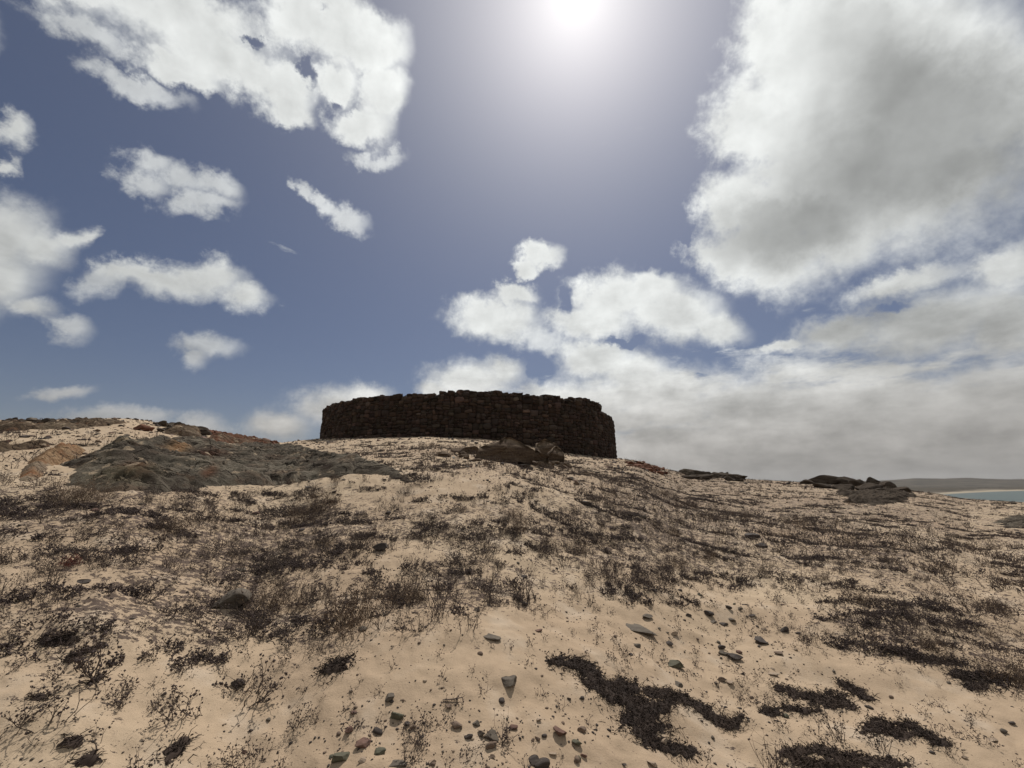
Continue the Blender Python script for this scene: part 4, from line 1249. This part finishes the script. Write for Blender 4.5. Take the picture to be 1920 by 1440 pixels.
def merged(name, sel, kinds_, var, X_, Y_, Z_s, SC, RZ, parts, mats, thin=None):
    """one mesh of very many plants; mats per kind index"""
    Vs, Fs, Ms = [], [], []; off = 0
    for kn in KIND:
        for v_ in range(NVAR[kn]):
            m_ = sel[(kinds_[sel] == kn) & (var[sel] == v_)]
            if len(m_) == 0: continue
            tv, tf, bv, bf = PROTO[kn, v_]
            for (bvv, bff, mi) in ((tv, tf, 2 if kn == 'brush' else 0), (bv, bf, 2 if kn == 'brush' else 1)):
                if len(bvv) == 0: continue
                ca, sa = np.cos(RZ[m_])[:, None], np.sin(RZ[m_])[:, None]
                s_ = SC[m_][:, None]
                vx = (bvv[None, :, 0] * ca - bvv[None, :, 1] * sa) * s_ + X_[m_][:, None]
                vy = (bvv[None, :, 0] * sa + bvv[None, :, 1] * ca) * s_ + Y_[m_][:, None]
                vz = bvv[None, :, 2] * s_ + Z_s[m_][:, None] - 0.005
                vv = np.stack([vx, vy, vz], -1)
                Vs.append(vv.reshape(-1, 3))
                F_ = (bff[None] + (np.arange(len(m_)) * len(bvv))[:, None, None]).reshape(-1, 3) + off
                Fs.append(F_); Ms.append(np.full(len(F_), mi)); off += vv.shape[0] * vv.shape[1]
    return mesh(name, np.vstack(Vs), np.vstack(Fs), mats, None, False, np.concatenate(Ms))


# long low streaks of prostrate dead plants lying across the slope
tuft = []
for v_ in range(5):
    tuft.append(plant(7000 + v_, H=0.062, stems=9, spread=1.55, branch=.35, nseg=3, thick=.0034, budp=.35, buds=.0055, curl=.6, droop=.2, levels=1, base=.035))
r3 = np.random.default_rng(4242)
SX, SY, SS = [], [], []
for (n_, q0, q1) in ((150, 3.4, 8, ), (430, 8, 20), (400, 20, 50)):
    bx, by, br = candidates(n_, q0, q1, 640 + int(q0))
    bz = ground_z(bx, by); bc = cover(bx, by, bz)
    jpx, jpy = project(bx, by, bz)
    ok_ = (r3.random(n_) < bc * np.where(jpx > 1050, 1.35, 1.0)) & (bc > .4)
    for X0, Y0, R0 in zip(bx[ok_], by[ok_], br[ok_]):
        L_ = r3.uniform(.12, .5) * (1 + R0 * .018); th0 = r3.normal(-0.15 if X0 > 0 else 0.2, .38)
        m_ = int(26 * L_ / .4 * r3.uniform(.7, 1.2))
        t_ = r3.uniform(-1, 1, m_); w_ = r3.normal(0, .085 * L_ / .4, m_) * (1 - t_ ** 2)
        SX.append(X0 + t_ * L_ * math.cos(th0) - w_ * math.sin(th0)); SY.append(Y0 + t_ * L_ * math.sin(th0) + w_ * math.cos(th0)); SS.append(r3.uniform(.6, 1.3, m_))
SX, SY, SS = map(np.concatenate, (SX, SY, SS))
gg = clear_of_rock(SX, SY)
SX, SY, SS = SX[gg], SY[gg], SS[gg]
SZ = ground_z(SX, SY); SR = r3.uniform(0, 6.28, len(SX)); SV = r3.integers(0, 5, len(SX))
print('STREAK TUFTS', len(SX))
Vs, Fs, off = [], [], 0
for v_ in range(5):
    m_ = SV == v_
    for (bvv, bff) in ((tuft[v_][0], tuft[v_][1]), (tuft[v_][2], tuft[v_][3])):
        ca, sa = np.cos(SR[m_])[:, None], np.sin(SR[m_])[:, None]; s_ = SS[m_][:, None]
        vv = np.stack([(bvv[None, :, 0] * ca - bvv[None, :, 1] * sa) * s_ + SX[m_][:, None], (bvv[None, :, 0] * sa + bvv[None, :, 1] * ca) * s_ + SY[m_][:, None], bvv[None, :, 2] * s_ * .8 + SZ[m_][:, None]], -1)
        Vs.append(vv.reshape(-1, 3)); Fs.append((bff[None] + (np.arange(m_.sum()) * len(bvv))[:, None, None]).reshape(-1, 3) + off); off += vv.shape[0] * vv.shape[1]
tag(link('ground_cover', mesh('ground_cover', np.vstack(Vs), np.vstack(Fs), M_BUD)), 'streaks of dead prostrate ground cover lying across the slope', 'ground cover', kind='stuff')

# far plants use sturdier, sparser prototypes so that they stay readable
var = r_.integers(0, 3, len(x)); rz = r_.uniform(0, 6.28, len(x))
near_rest = rest[r[rest] <= 9.0]; far_rest = rest[r[rest] > 9.0]
o = link('scrub', merged('scrub', near_rest, kinds, var, x, y, z, scale, rz, 2, [M_TWIG, M_BUD, M_BRUSH]))
tag(o, 'small dry scrub scattered thickly over the sandy slope', 'scrub', kind='stuff')
PROTO_N = dict(PROTO)
for kn, kd in KIND.items():
    kd2 = dict(kd); kd2['stems'] = max(4, int(kd['stems'] * .55)); kd2['nseg'] = 3; kd2['levels'] = 1; kd2['thick'] = kd['thick'] * 1.9; kd2['buds'] = kd['buds'] * 1.8
    for v_ in range(NVAR[kn]):
        PROTO[kn, v_] = plant(3000 + 37 * v_ + sum(map(ord, kn)), **kd2)
o = link('distant_scrub', merged('distant_scrub', far_rest, kinds, var, x, y, z, scale * 1.1, rz, 2, [M_TWIG, M_BUD, M_BRUSH]))
tag(o, 'dry scrub covering the upper slope up to the skyline', 'scrub', kind='stuff')
print('PLANTS', len(x), 'near', len(near_rest), 'far', len(far_rest))

# ---------------------------------------------------------------- matted dead creepers lying flat on the sand
def creeper(paths, label, dens=5200, seed=0, low=False):
    """paths: lists of (picture x, y, half width); the mat follows them over the ground"""
    r_ = np.random.default_rng(seed + 5000)
    pts = []
    for path in paths:
        for (a, b) in zip(path[:-1], path[1:]):
            n = max(2, int(math.hypot(a[0] - b[0], a[1] - b[1]) / 3))
            for t in np.linspace(0, 1, n):
                pts.append([a[k] + (b[k] - a[k]) * t for k in range(3)])
        if len(path) == 1: pts.append(list(path[0]))
    pts = np.array(pts)
    x0, x1 = (pts[:, 0] - pts[:, 2]).min() - 8, (pts[:, 0] + pts[:, 2]).max() + 8
    y0, y1 = (pts[:, 1] - pts[:, 2] * .7).min() - 6, (pts[:, 1] + pts[:, 2] * .7).max() + 6
    gx, gy, gzz, ok = ground_hit([(x0 + x1) / 2], [(y0 + y1) / 2])
    # outline in picture units -> ground
    def field(qx, qy):
        f_ = np.full(qx.shape, -9.0)
        for (cx, cy, w) in pts:
            w = w * 1.5
            f_ = np.maximum(f_, 1 - np.hypot((qx - cx) / w, (qy - cy) / (w * .62)))
        return f_ + 0.75 * fbm(qx / 15, qy / 9, 3, seed) + 0.45 * fbm(qx / 5, qy / 3.0, 3, seed + 4)
    # solid thatch underneath
    cs, cyy, cz, _ = ground_hit([x0, x1, x0, x1], [y0, y0, y1, y1])
    wx0, wx1, wy0, wy1 = cs.min(), cs.max(), cyy.min(), cyy.max()
    st = 0.009
    fr = 0
    Xs, Ys = np.meshgrid(np.arange(wx0, wx1, st), np.arange(wy0, wy1, st))
    Zs = ground_z(Xs, Ys)
    qx, qy = project(Xs, Ys, Zs)
    fl = field(qx, qy)
    h = sst(fl, 0.0, 0.45)
    Zt = Zs - 0.004 + h * (0.012 + 0.010 * fbm(Xs / .02, Ys / .02, 3, seed + 7))
    keep = fl > -0.02
    idx = np.arange(Xs.size).reshape(Xs.shape)
    q = np.stack([idx[:-1, :-1], idx[:-1, 1:], idx[1:, 1:], idx[1:, :-1]], -1)[keep[:-1, :-1] & keep[:-1, 1:] & keep[1:, 1:] & keep[1:, :-1]]
    if len(q) == 0: return
    used = np.unique(q); rm = np.full(Xs.size, -1); rm[used] = np.arange(len(used))
    V1 = np.stack([Xs.ravel(), Ys.ravel(), Zt.ravel()], 1)[used]; F1 = rm[q]
    area = len(q) * st * st
    n = int(area * dens)
    pick = r_.integers(0, len(used), n)
    sp = np.where(r_.random(n) < .3, .035, .012)
    b = V1[pick] + np.stack([r_.normal(0, 1, n) * sp, r_.normal(0, 1, n) * sp, np.zeros(n)], 1)
    b[:, 2] = np.where(sp > .02, ground_z(b[:, 0], b[:, 1]), b[:, 2])
    a = r_.uniform(0, 6.28, n); e = r_.uniform(-0.1, 0.75, n) ** 1.0; L = r_.uniform(.012, .046, n)
    d = np.stack([np.cos(a) * np.cos(e), np.sin(a) * np.cos(e), np.sin(e)], 1)
    mid_p = b + d * L[:, None] * .5 + np.array([0, 0, .003])
    a2 = a + r_.normal(0, .7, n)
    d2 = np.stack([np.cos(a2) * np.cos(e), np.sin(a2) * np.cos(e), np.sin(e) * r_.uniform(-.6, 1, n)], 1)
    end = mid_p + d2 * L[:, None] * .6
    th = r_.uniform(.0012, .0024, n)
    tv, tf = seg_mesh(np.vstack([b, mid_p]), np.vstack([mid_p, end]), np.concatenate([th, th * .9]), np.concatenate([th * .9, th * .4]))
    nb_ = n // 3
    bv, bf = bud_mesh(mid_p[:nb_], r_.uniform(.003, .0065, nb_), r_)
    org = np.array([V1[:, 0].mean(), V1[:, 1].mean(), V1[:, 2].min()])
    root = link('dead_creeper', mesh('thatch', V1 - org, F1, M_MAT, None, True), loc=org)
    tag(root, label, 'creeper')
    link('twigs', mesh('twigs', tv - org, tf, M_MAT), root)
    link('dead_leaves', mesh('dead_leaves', bv - org, bf, M_MAT), root)


CREEP = [
    ([[(1035, 1242, 9), (1075, 1243, 13), (1100, 1255, 13), (1115, 1280, 14), (1150, 1300, 20), (1180, 1315, 22), (1205, 1345, 24), (1215, 1375, 20), (1225, 1392, 16), (1262, 1408, 14), (1290, 1412, 14)],
      [(1165, 1285, 14), (1180, 1295, 18)], [(1205, 1340, 22), (1240, 1325, 18)], [(1200, 1350, 26), (1212, 1365, 26)]], 'largest dark dead creeper mat, forked like a branch, at bottom right of centre'),
    ([[(1215, 1296, 8), (1240, 1300, 12), (1285, 1312, 9), (1320, 1332, 11), (1350, 1352, 14), (1372, 1358, 15), (1390, 1345, 8)]], 'long narrow dark mat running right beside the forked one'),
    ([[(1455, 1290, 6), (1500, 1302, 10), (1535, 1310, 17), (1575, 1315, 14), (1600, 1325, 5)]], 'dark ragged mat in the lower right sand, left of centre of its cluster'),
    ([[(1575, 1280, 6), (1600, 1295, 10), (1635, 1312, 7)]], 'thin dark wedge of creeper above right of the ragged mat'),
    ([[(1438, 1335, 10), (1452, 1338, 10)], [(1470, 1328, 7), (1500, 1332, 9), (1530, 1334, 7)]], 'small dark creeper patch with a greenish stone in it'),
    ([[(1628, 1368, 10), (1660, 1368, 20), (1695, 1378, 14)]], 'compact dark mat at lower right, third row from the bottom edge'),
    ([[(1705, 1358, 5), (1730, 1375, 10), (1760, 1392, 10), (1785, 1398, 5)]], 'slanting dark mat right of the compact one'),
    ([[(1480, 1415, 12), (1530, 1405, 10), (1580, 1418, 14), (1640, 1432, 12), (1700, 1434, 8)], [(1500, 1430, 14), (1600, 1436, 16)]], 'broad broken mat of dead creeper along the bottom edge at right'),
    ([[(1690, 1225, 7), (1730, 1235, 12), (1790, 1243, 8)], [(1660, 1215, 4), (1690, 1226, 6)]], 'long dark streak standing in for shadows under the right-hand shrub band'),  # shadow below the shrubs, built as a dark mat
    ([[(1785, 1262, 8), (1830, 1272, 13), (1880, 1270, 7)], [(1815, 1285, 9), (1840, 1288, 7)]], 'dark mat near the right edge below the long streak'),
    ([[(610, 1258, 10), (632, 1248, 14), (655, 1235, 9)]], 'dark tilted clump of creeper left of centre near the bottom'),
    ([[(118, 1405, 9), (135, 1393, 14), (150, 1382, 7)]], 'small lower left mat'),
    ([[(150, 1434, 9), (172, 1425, 14), (192, 1430, 7)]], 'lowest dark mat at the lower left corner'),
    ([[(312, 1432, 6), (325, 1410, 12), (345, 1390, 9)]], 'narrow dark mat pointing at the bottom edge, left side'),
    ([[(62, 1312, 5), (78, 1308, 9)]], 'tiny dark mat by the left edge near the bottom'),
    ([[(168, 1282, 7), (185, 1275, 8)]], 'tiny dark mat inside the hoop-shaped shrub'),
    ([[(80, 1205, 10), (110, 1200, 14), (140, 1196, 8)]], 'dark cushion of creeper in the sand at left'),
    ([[(130, 1237, 8), (160, 1222, 8), (190, 1210, 6)]], 'narrow dark tuft streak standing in for shrub shadows below the dark cushion at left'),  # band of tufts and their shrub shadows, the shade laid as dark mat
]
for i, (paths, lab) in enumerate(CREEP):
    creeper(paths, lab, 11000, i * 3 + 1)

# ---------------------------------------------------------------- stones
STONES = [  # picture x, y, width, height, colour, label, flatness
    (422, 1128, 72, 38, 'grey', 'biggest boulder among the scrub on the left, rounded and dark grey', .6),
    (443, 1283, 25, 17, 'dark', 'dark oval stone alone on the sand at lower left', .6),
    (712, 1028, 30, 22, 'dark', 'angular dark grey stone in the scrub, middle of the slope', .7),
    (895, 1143, 15, 10, 'grey', 'small grey stone at the top of the bare sand', .7),
    (983, 1134, 15, 10, 'dark', 'small dark stone below the dark-hearted shrub', .7),
    (918, 1192, 42, 14, 'grey', 'flat triangular grey slate with a twig behind it', .25),
    (1011, 1182, 15, 9, 'red', 'small reddish stone right of the triangular slate', .5),
    (1190, 1181, 86, 18, 'grey', 'largest flat flaky grey slate sunk in the sand', .18),
    (1227, 1109, 16, 8, 'dark', 'small dark stone highest on the bare sand', .5),
    (1215, 1159, 22, 8, 'grey', 'thin grey stone above the flaky slate', .35),
    (958, 1284, 32, 20, 'grey', 'smooth oval grey stone on open sand at bottom centre', .55),
    (730, 1309, 22, 24, 'grey', 'upright grey-tan stone left of the forked stick', .7),
    (737, 1347, 34, 14, 'green', 'pointed flat greenish-grey stone', .4),
    (655, 1372, 19, 12, 'red', 'small red-brown stone left of the green ones', .6),
    (680, 1396, 26, 15, 'red', 'reddish lumpy stone directly above the bottom green stones', .6),
    (707, 1408, 26, 22, 'green', 'tilted green stone near the bottom edge', .45),
    (635, 1424, 29, 18, 'green', 'darker green stone at the bottom edge, leftmost of the stones', .6),
    (678, 1424, 14, 17, 'tan', 'small tan stone between the two green ones', .7),
    (737, 1437, 42, 9, 'grey', 'flat grey slate half buried at the bottom edge', .2),
    (808, 1431, 15, 10, 'tan', 'pinkish stone at the bottom edge', .5),
    (843, 1327, 13, 8, 'brown', 'small brown stone below the forked stick', .5),
    (856, 1362, 19, 12, 'brown', 'brown triangular stone left of the upright grey pair', .6),
    (894, 1355, 16, 18, 'grey', 'upper stone of the upright grey pair', .7),
    (900, 1375, 17, 20, 'grey', 'lower stone of the upright grey pair', .7),
    (877, 1381, 17, 13, 'dark', 'dark pebbly stone left of the upright grey pair', .6),
    (924, 1382, 29, 13, 'grey', 'pointed grey stone above the brown one at bottom centre', .5),
    (922, 1400, 23, 14, 'brown', 'dark brown stone under the pointed grey one', .6),
    (923, 1419, 11, 9, 'brown', 'tiny brown stone near the bottom centre edge', .6),
    (1007, 1386, 12, 8, 'brown', 'small round brown stone between two groups', .6),
    (1052, 1379, 25, 17, 'red', 'dark reddish stone with a sharp ridge', .7),
    (1094, 1366, 19, 24, 'brown', 'tall brown stone right of the reddish ridge stone', .6),
    (1082, 1394, 17, 17, 'green', 'small greenish stone under the tall brown stone', .6),
    (1068, 1309, 8, 14, 'dark', 'small black upright stone beside the forked mat', .8),
    (1010, 1351, 11, 8, 'tan', 'tiny pinkish stone on speckled sand', .6),
    (1095, 1419, 12, 10, 'red', 'small red stone near the bottom edge, right of centre', .6),
    (1003, 1431, 22, 11, 'dark', 'dark stone at the bottom centre edge', .6),
    (1035, 1414, 16, 7, 'tan', 'pale flat stone near the bottom, right of centre', .3),
    (762, 1359, 11, 9, 'dark', 'left of two small dark stones under the pointed greenish one', .7),
    (773, 1366, 12, 9, 'brown', 'right of two small dark stones under the pointed greenish one', .7),
    (1267, 1190, 17, 8, 'tan', 'small brownish-pink stone right of the flaky slate', .5),
    (1258, 1210, 15, 7, 'dark', 'dark pointed stone below the flaky slate', .5),
    (1183, 1227, 10, 6, 'dark', 'tiny dark stone above the forked mat', .6),
    (1292, 1155, 13, 6, 'dark', 'tiny dark stone on the upper bare sand', .5),
    (1331, 1153, 18, 12, 'dark', 'dark double stone at the head of the stone scatter', .6),
    (1367, 1140, 13, 7, 'dark', 'small dark stone above right of the double stone', .5),
    (1341, 1167, 17, 6, 'grey', 'flat grey stone just below the double stone', .35),
    (1359, 1173, 19, 7, 'dark', 'flat dark stone right under the flat grey one', .35),
    (1375, 1164, 12, 7, 'grey', 'round grey stone right of the double stone', .6),
    (1410, 1155, 17, 4, 'dark', 'thin dark sliver of stone on the sand', .25),
    (1399, 1133, 11, 5, 'dark', 'thin dark stone under the right-hand shrubs', .4),
    (1388, 1142, 11, 7, 'grey', 'small grey stone under the right-hand shrubs', .6),
    (1474, 1182, 18, 12, 'dark', 'solitary dark rounded stone right of the stone scatter', .7),
    (1497, 1187, 11, 4, 'dark', 'tiny flat stone right of the solitary dark one', .35),
    (1433, 1180, 11, 5, 'tan', 'tiny tan stone left of the solitary dark one', .4),
    (1465, 1227, 17, 8, 'brown', 'smooth brown stone below the solitary dark one', .5),
    (1354, 1215, 15, 9, 'dark', 'dark stone on top of the mid-right stone group', .6),
    (1357, 1224, 23, 12, 'grey', 'largest grey stone of the mid-right group', .5),
    (1382, 1237, 27, 10, 'dark', 'long dark stone at the foot of the mid-right group', .45),
    (1433, 1203, 30, 10, 'dark', 'wide dark stone with twigs on it right of the group', .4),
    (1271, 1251, 38, 14, 'green', 'long greenish-grey stone left of the narrow mat', .4),
    (1273, 1284, 19, 13, 'grey', 'grey-green stone just above the long narrow mat', .6),
    (1395, 1264, 11, 6, 'dark', 'tiny dark pyramid stone', .6),
    (1357, 1276, 17, 9, 'brown', 'brownish stone above the end of the narrow mat', .6),
    (1371, 1283, 13, 6, 'tan', 'small tan stone right of the brownish one', .5),
    (1448, 1264, 27, 5, 'tan', 'long thin tan stone', .25),
    (1450, 1254, 12, 6, 'tan', 'pinkish stone above the long thin tan one', .4),
    (1476, 1341, 13, 14, 'green', 'greenish stone lying in the small dark creeper patch', .6),
    (1245, 1392, 19, 12, 'tan', 'pale tan stone lying on the lower end of the forked mat', .5),
    (1224, 1436, 20, 9, 'tan', 'rounded tan stone at the bottom edge under the forked mat', .5),
    (1170, 1435, 9, 8, 'dark', 'small dark stone at the bottom edge left of the tan one', .7),
    (1869, 1388, 22, 9, 'tan', 'pinkish-tan stone on bare sand at lower right', .35),
    (1813, 1422, 12, 5, 'tan', 'tiny tan stone at the lower right', .4),
    (1902, 1357, 14, 5, 'dark', 'thin dark stone at the right edge near the bottom', .4),
    (850, 857, 7, 8, 'white', 'tiny white stone left of the blocks below the fort', .8),
    (1098, 943, 26, 15, 'dark', 'black square stone on the slope below the right end of the fort', .8),
    (1414, 1004, 26, 10, 'dark', 'dark flat stone on the right-hand slope, upper of two', .4),
    (1430, 1022, 26, 14, 'dark', 'dark peaked stone on the right-hand slope, lower of two', .6),
    (1068, 898, 16, 7, 'dark', 'small dark stone below the pale craggy rock', .6),
    (980, 874, 22, 10, 'dark', 'dark rubble stone under the peaked boulder', .5),
    (1000, 868, 20, 10, 'brown', 'brown rubble stone under the peaked boulder', .5),
    (152, 1090, 24, 9, 'dark', 'dark elongated stone on the sand at left above the scrub', .5),
    (725, 962, 14, 9, 'dark', 'small dark stone on the bank below the slab', .6),
    (945, 983, 12, 10, 'dark', 'small black stone in the scrub, upper middle', .7),
    (625, 924, 10, 6, 'dark', 'small dark stone on white sand below the slab', .7),
    (575, 915, 16, 5, 'dark', 'curved dark stone on white sand at the slab edge', .4),
    (502, 1167, 13, 9, 'brown', 'small brown stone in the scrub, lower left of centre', .6),
    (305, 1303, 12, 5, 'dark', 'left of three tiny stones on bare sand at lower left', .5),
    (331, 1307, 9, 5, 'dark', 'middle of three tiny stones on bare sand at lower left', .5),
    (365, 1300, 9, 5, 'brown', 'right of three tiny stones on bare sand at lower left', .5),
]
for i, (sx, sy, w, h, colr, lab, fl_) in enumerate(STONES):
    gx, gy, gzz, ok = ground_hit([sx], [sy + h * .35])
    sc_ = gy[0] * CP / FOC
    W_ = w * sc_; Hh = min(h * sc_ * 0.9, W_ * fl_ * .75) if fl_ > .3 else W_ * fl_ * .55
    dep = W_ * r_.uniform(.6, .85) if fl_ > .3 else W_ * .62
    v, f = rock(400 + i, (W_, dep, Hh * 1.15), 4 if w > 50 else 3, 8, 0.07, (0.5, 0.85) if (w > 60 and fl_ > .3) else (0.28, 0.72))
    tl = r_.uniform(-.12, .12)
    v = np.stack([v[:, 0], v[:, 1], v[:, 2] + v[:, 0] * tl], 1)
    v = rotz(v, r_.uniform(-.35, .35))
    x_, y_ = gx[0], gy[0] + dep * .3
    o = link('stone' if w < 60 else ('slate' if fl_ < .3 else 'boulder'), mesh('stone', v, f, SM[colr], None, False), loc=(x_, y_, gz(x_, y_) + Hh * (.28 if fl_ > .3 else 0.0)))
    tag(o, lab, 'boulder' if w > 60 and fl_ > .3 else 'stone')

# anonymous small stones: the largest as objects, the smaller as gravel
r_ = np.random.default_rng(31)
sx_, sy_, sr_ = candidates(9500, 2.0, 26, 901, power=0.55)
sz_ = ground_z(sx_, sy_)
spx, spy = project(sx_, sy_, sz_)
wgt = 0.25 + 0.75 * np.exp(-(((spx - 900) / 330) ** 2 + ((spy - 1390) / 75) ** 2)) + 0.8 * np.exp(-(((spx - 1380) / 130) ** 2 + ((spy - 1200) / 70) ** 2)) + 0.8 * np.exp(-(((spx - 950) / 260) ** 2 + ((spy - 885) / 30) ** 2)) \
    + 0.9 * (spy < 905)
kk = (r_.random(len(sx_)) < wgt) & clear_of_rock(sx_, sy_) & (spx > -30) & (spx < 1950)
sx_, sy_, sz_, sr_, spx, spy = [v[kk] for v in (sx_, sy_, sz_, sr_, spx, spy)]
ssz = 0.0105 * np.exp(r_.normal(0, 0.6, len(sx_))) * (1 + sr_ * 0.16)
shows = ssz / sr_
od = np.argsort(-shows)
cols = ['dark', 'brown', 'grey', 'red', 'tan', 'green']
cw = np.array([.34, .24, .18, .10, .09, .05])
ROCKM = {}
for cn in cols:
    for v_ in range(4):
        vv, ff = rock(700 + v_ + 10 * cols.index(cn), (1, r_.uniform(.6, .9), r_.uniform(.4, .65)), 2, 8, 0.05)
        ROCKM[cn, v_] = mesh('pebble', vv, ff, SM[cn])
ADJ = {'dark': 'small dark stone', 'brown': 'small brown stone', 'grey': 'small grey stone', 'red': 'small reddish stone', 'tan': 'small tan stone', 'green': 'small greenish stone'}
pcn = [cols[r_.choice(6, p=cw)] for i in od[:230]]
plab = describe([ADJ[cn] for cn in pcn], spx[od[:230]], spy[od[:230]], ssz[od[:230]])
for i, cn, lb in zip(od[:230], pcn, plab):
    o = link('pebble', ROCKM[cn, int(r_.integers(4))], loc=(sx_[i], sy_[i], sz_[i] + ssz[i] * .08), rotz=r_.uniform(0, 6.28))
    o.scale = (float(ssz[i]),) * 3
    tag(o, lb, 'pebble', 'small stones strewn on the sand')
# gravel: grit and crumbs of dead plants, beyond counting
v0, f0 = ICO[1]
v0 = v0 * np.array([.5, .38, .28])
gi = od[230:]
gx2, gy2, gr2 = candidates(72000, 1.6, 15, 902, power=0.7)
gz2 = ground_z(gx2, gy2)
q1, q2 = project(gx2, gy2, gz2)
cv = cover(gx2, gy2, gz2)
w2_ = 0.25 + cv * 0.8 + 1.6 * np.exp(-(((q1 - 900) / 330) ** 2 + ((q2 - 1390) / 75) ** 2)) + .5 * np.exp(-(((q1 - 1380) / 130) ** 2 + ((q2 - 1200) / 70) ** 2))
w2_ = w2_ * np.clip(0.5 + 1.6 * fbm(gx2 / .35, gy2 / .3, 3, 303), 0, 1.3)
k2_ = (r_.random(len(gx2)) < w2_) & clear_of_rock(gx2, gy2)
gx2, gy2, gz2, gr2 = gx2[k2_], gy2[k2_], gz2[k2_], gr2[k2_]
gs = 0.0056 * np.exp(r_.normal(0, .5, len(gx2))) * (1 + gr2 * .13)
CX = np.concatenate([sx_[gi], gx2]); CY = np.concatenate([sy_[gi], gy2]); CZ = np.concatenate([sz_[gi], gz2]); CS = np.concatenate([ssz[gi], gs])
aa = r_.uniform(0, 6.28, len(CX)); ca, sa = np.cos(aa)[:, None], np.sin(aa)[:, None]
jit = 1 + 0.35 * (r_.random((len(CX), len(v0))) - .5)
vx = (v0[None, :, 0] * ca - v0[None, :, 1] * sa) * CS[:, None] * jit + CX[:, None]
vy = (v0[None, :, 0] * sa + v0[None, :, 1] * ca) * CS[:, None] * jit + CY[:, None]
vz = v0[None, :, 2] * CS[:, None] * jit + CZ[:, None] + CS[:, None] * .05
GV = np.stack([vx, vy, vz], -1).reshape(-1, 3)
GF = (f0[None] + (np.arange(len(CX)) * len(v0))[:, None, None]).reshape(-1, 3)
mi = np.repeat(r_.choice(4, len(CX), p=[.5, .28, .14, .08]), len(f0))
o = link('gravel', mesh('gravel', GV, GF, [SM['dark'], SM['brown'], SM['grey'], SM['tan']], None, False, mi))
tag(o, 'grit, shell bits and plant crumbs scattered over the sand', 'gravel', kind='stuff')

r5 = np.random.default_rng(515)
ux, uy, ur = candidates(15000, 8, 46, 903, power=0.8)
uz = ground_z(ux, uy); u1, u2 = project(ux, uy, uz)
wu = 0.10 + 0.9 * np.exp(-(((u1 - 1000) / 190) ** 2 + ((u2 - 880) / 26) ** 2)) + 0.8 * ((u1 < 640) & (u2 < 850)) + 0.35 * (u1 > 1100) * (u2 < 930) + 0.5 * ((u1 > 560) & (u1 < 900) & (u2 < 860))
for P_ in (SLAB, OCH):
    sdd = poly_sd(u1, u2, P_); wu = wu + 0.9 * np.exp(-(sdd / 9.0) ** 2)
wu = wu * np.clip(0.5 + 1.2 * fbm(ux / .8, uy / .7, 3, 404), 0, 1.4)
ku = (r5.random(len(ux)) < wu * .8) & (np.hypot(ux - FX, uy - FY) > FORT_R + .1) & (ur < np.interp(np.arctan2(ux, uy), A_, R_) + 1)
for P_ in (SLAB, OCH):
    ku &= poly_sd(u1, u2, P_) < 12
ux, uy, uz, ur = ux[ku], uy[ku], uz[ku], ur[ku]
us = 0.050 * np.exp(r5.normal(0, .55, len(ux))) * (1 + ur * .03)
vb = []
for q in range(6):
    vv, ff = rock(880 + q, (1, .75, .5), 2, 8, .06, (.3, .75)); vb.append(vv)
vb = np.array(vb)
sel = r5.integers(0, 6, len(ux)); an = r5.uniform(0, 6.28, len(ux)); ca, sa = np.cos(an)[:, None], np.sin(an)[:, None]
tv = vb[sel]
UV = np.stack([(tv[..., 0] * ca - tv[..., 1] * sa) * us[:, None] + ux[:, None], (tv[..., 0] * sa + tv[..., 1] * ca) * us[:, None] + uy[:, None], tv[..., 2] * us[:, None] + uz[:, None] + us[:, None] * .08], -1).reshape(-1, 3)
UF = (ff[None] + (np.arange(len(ux)) * vb.shape[1])[:, None, None]).reshape(-1, 3)
um = np.repeat(r5.choice(4, len(ux), p=[.48, .30, .12, .10]), len(ff))
print('RUBBLE', len(ux))
tag(link('rubble', mesh('rubble', UV, UF, [SM['dark'], SM['brown'], SM['grey'], SM['red']], None, False, um)), 'broken stone rubble strewn over the upper slope and round the rock slab', 'rubble', kind='stuff')

# ---------------------------------------------------------------- sea haze
HB = 9300.0; z0, z1 = SEA_Z - 16.0, 175.0
hv = np.array([[a, b, c_] for c_ in (z0, z1) for (a, b) in ((-HB, -HB), (HB, -HB), (HB, HB), (-HB, HB))])
hf = np.array([[3, 2, 1, 0], [4, 5, 6, 7], [0, 1, 5, 4], [1, 2, 6, 5], [2, 3, 7, 6], [3, 0, 4, 7]])
hm = bpy.data.materials.new('haze'); hm.use_nodes = True
hn = hm.node_tree
for n in list(hn.nodes): hn.nodes.remove(n)
ho = hn.nodes.new('ShaderNodeOutputMaterial'); hp = hn.nodes.new('ShaderNodeVolumePrincipled')
hp.inputs['Color'].default_value = (0.80, 0.80, 0.80, 1)
hp.inputs['Density'].default_value = 0.000075
hn.links.new(hp.outputs[0], ho.inputs['Volume'])
tag(link('haze', mesh('haze', hv, hf, hm)), kind='stuff')
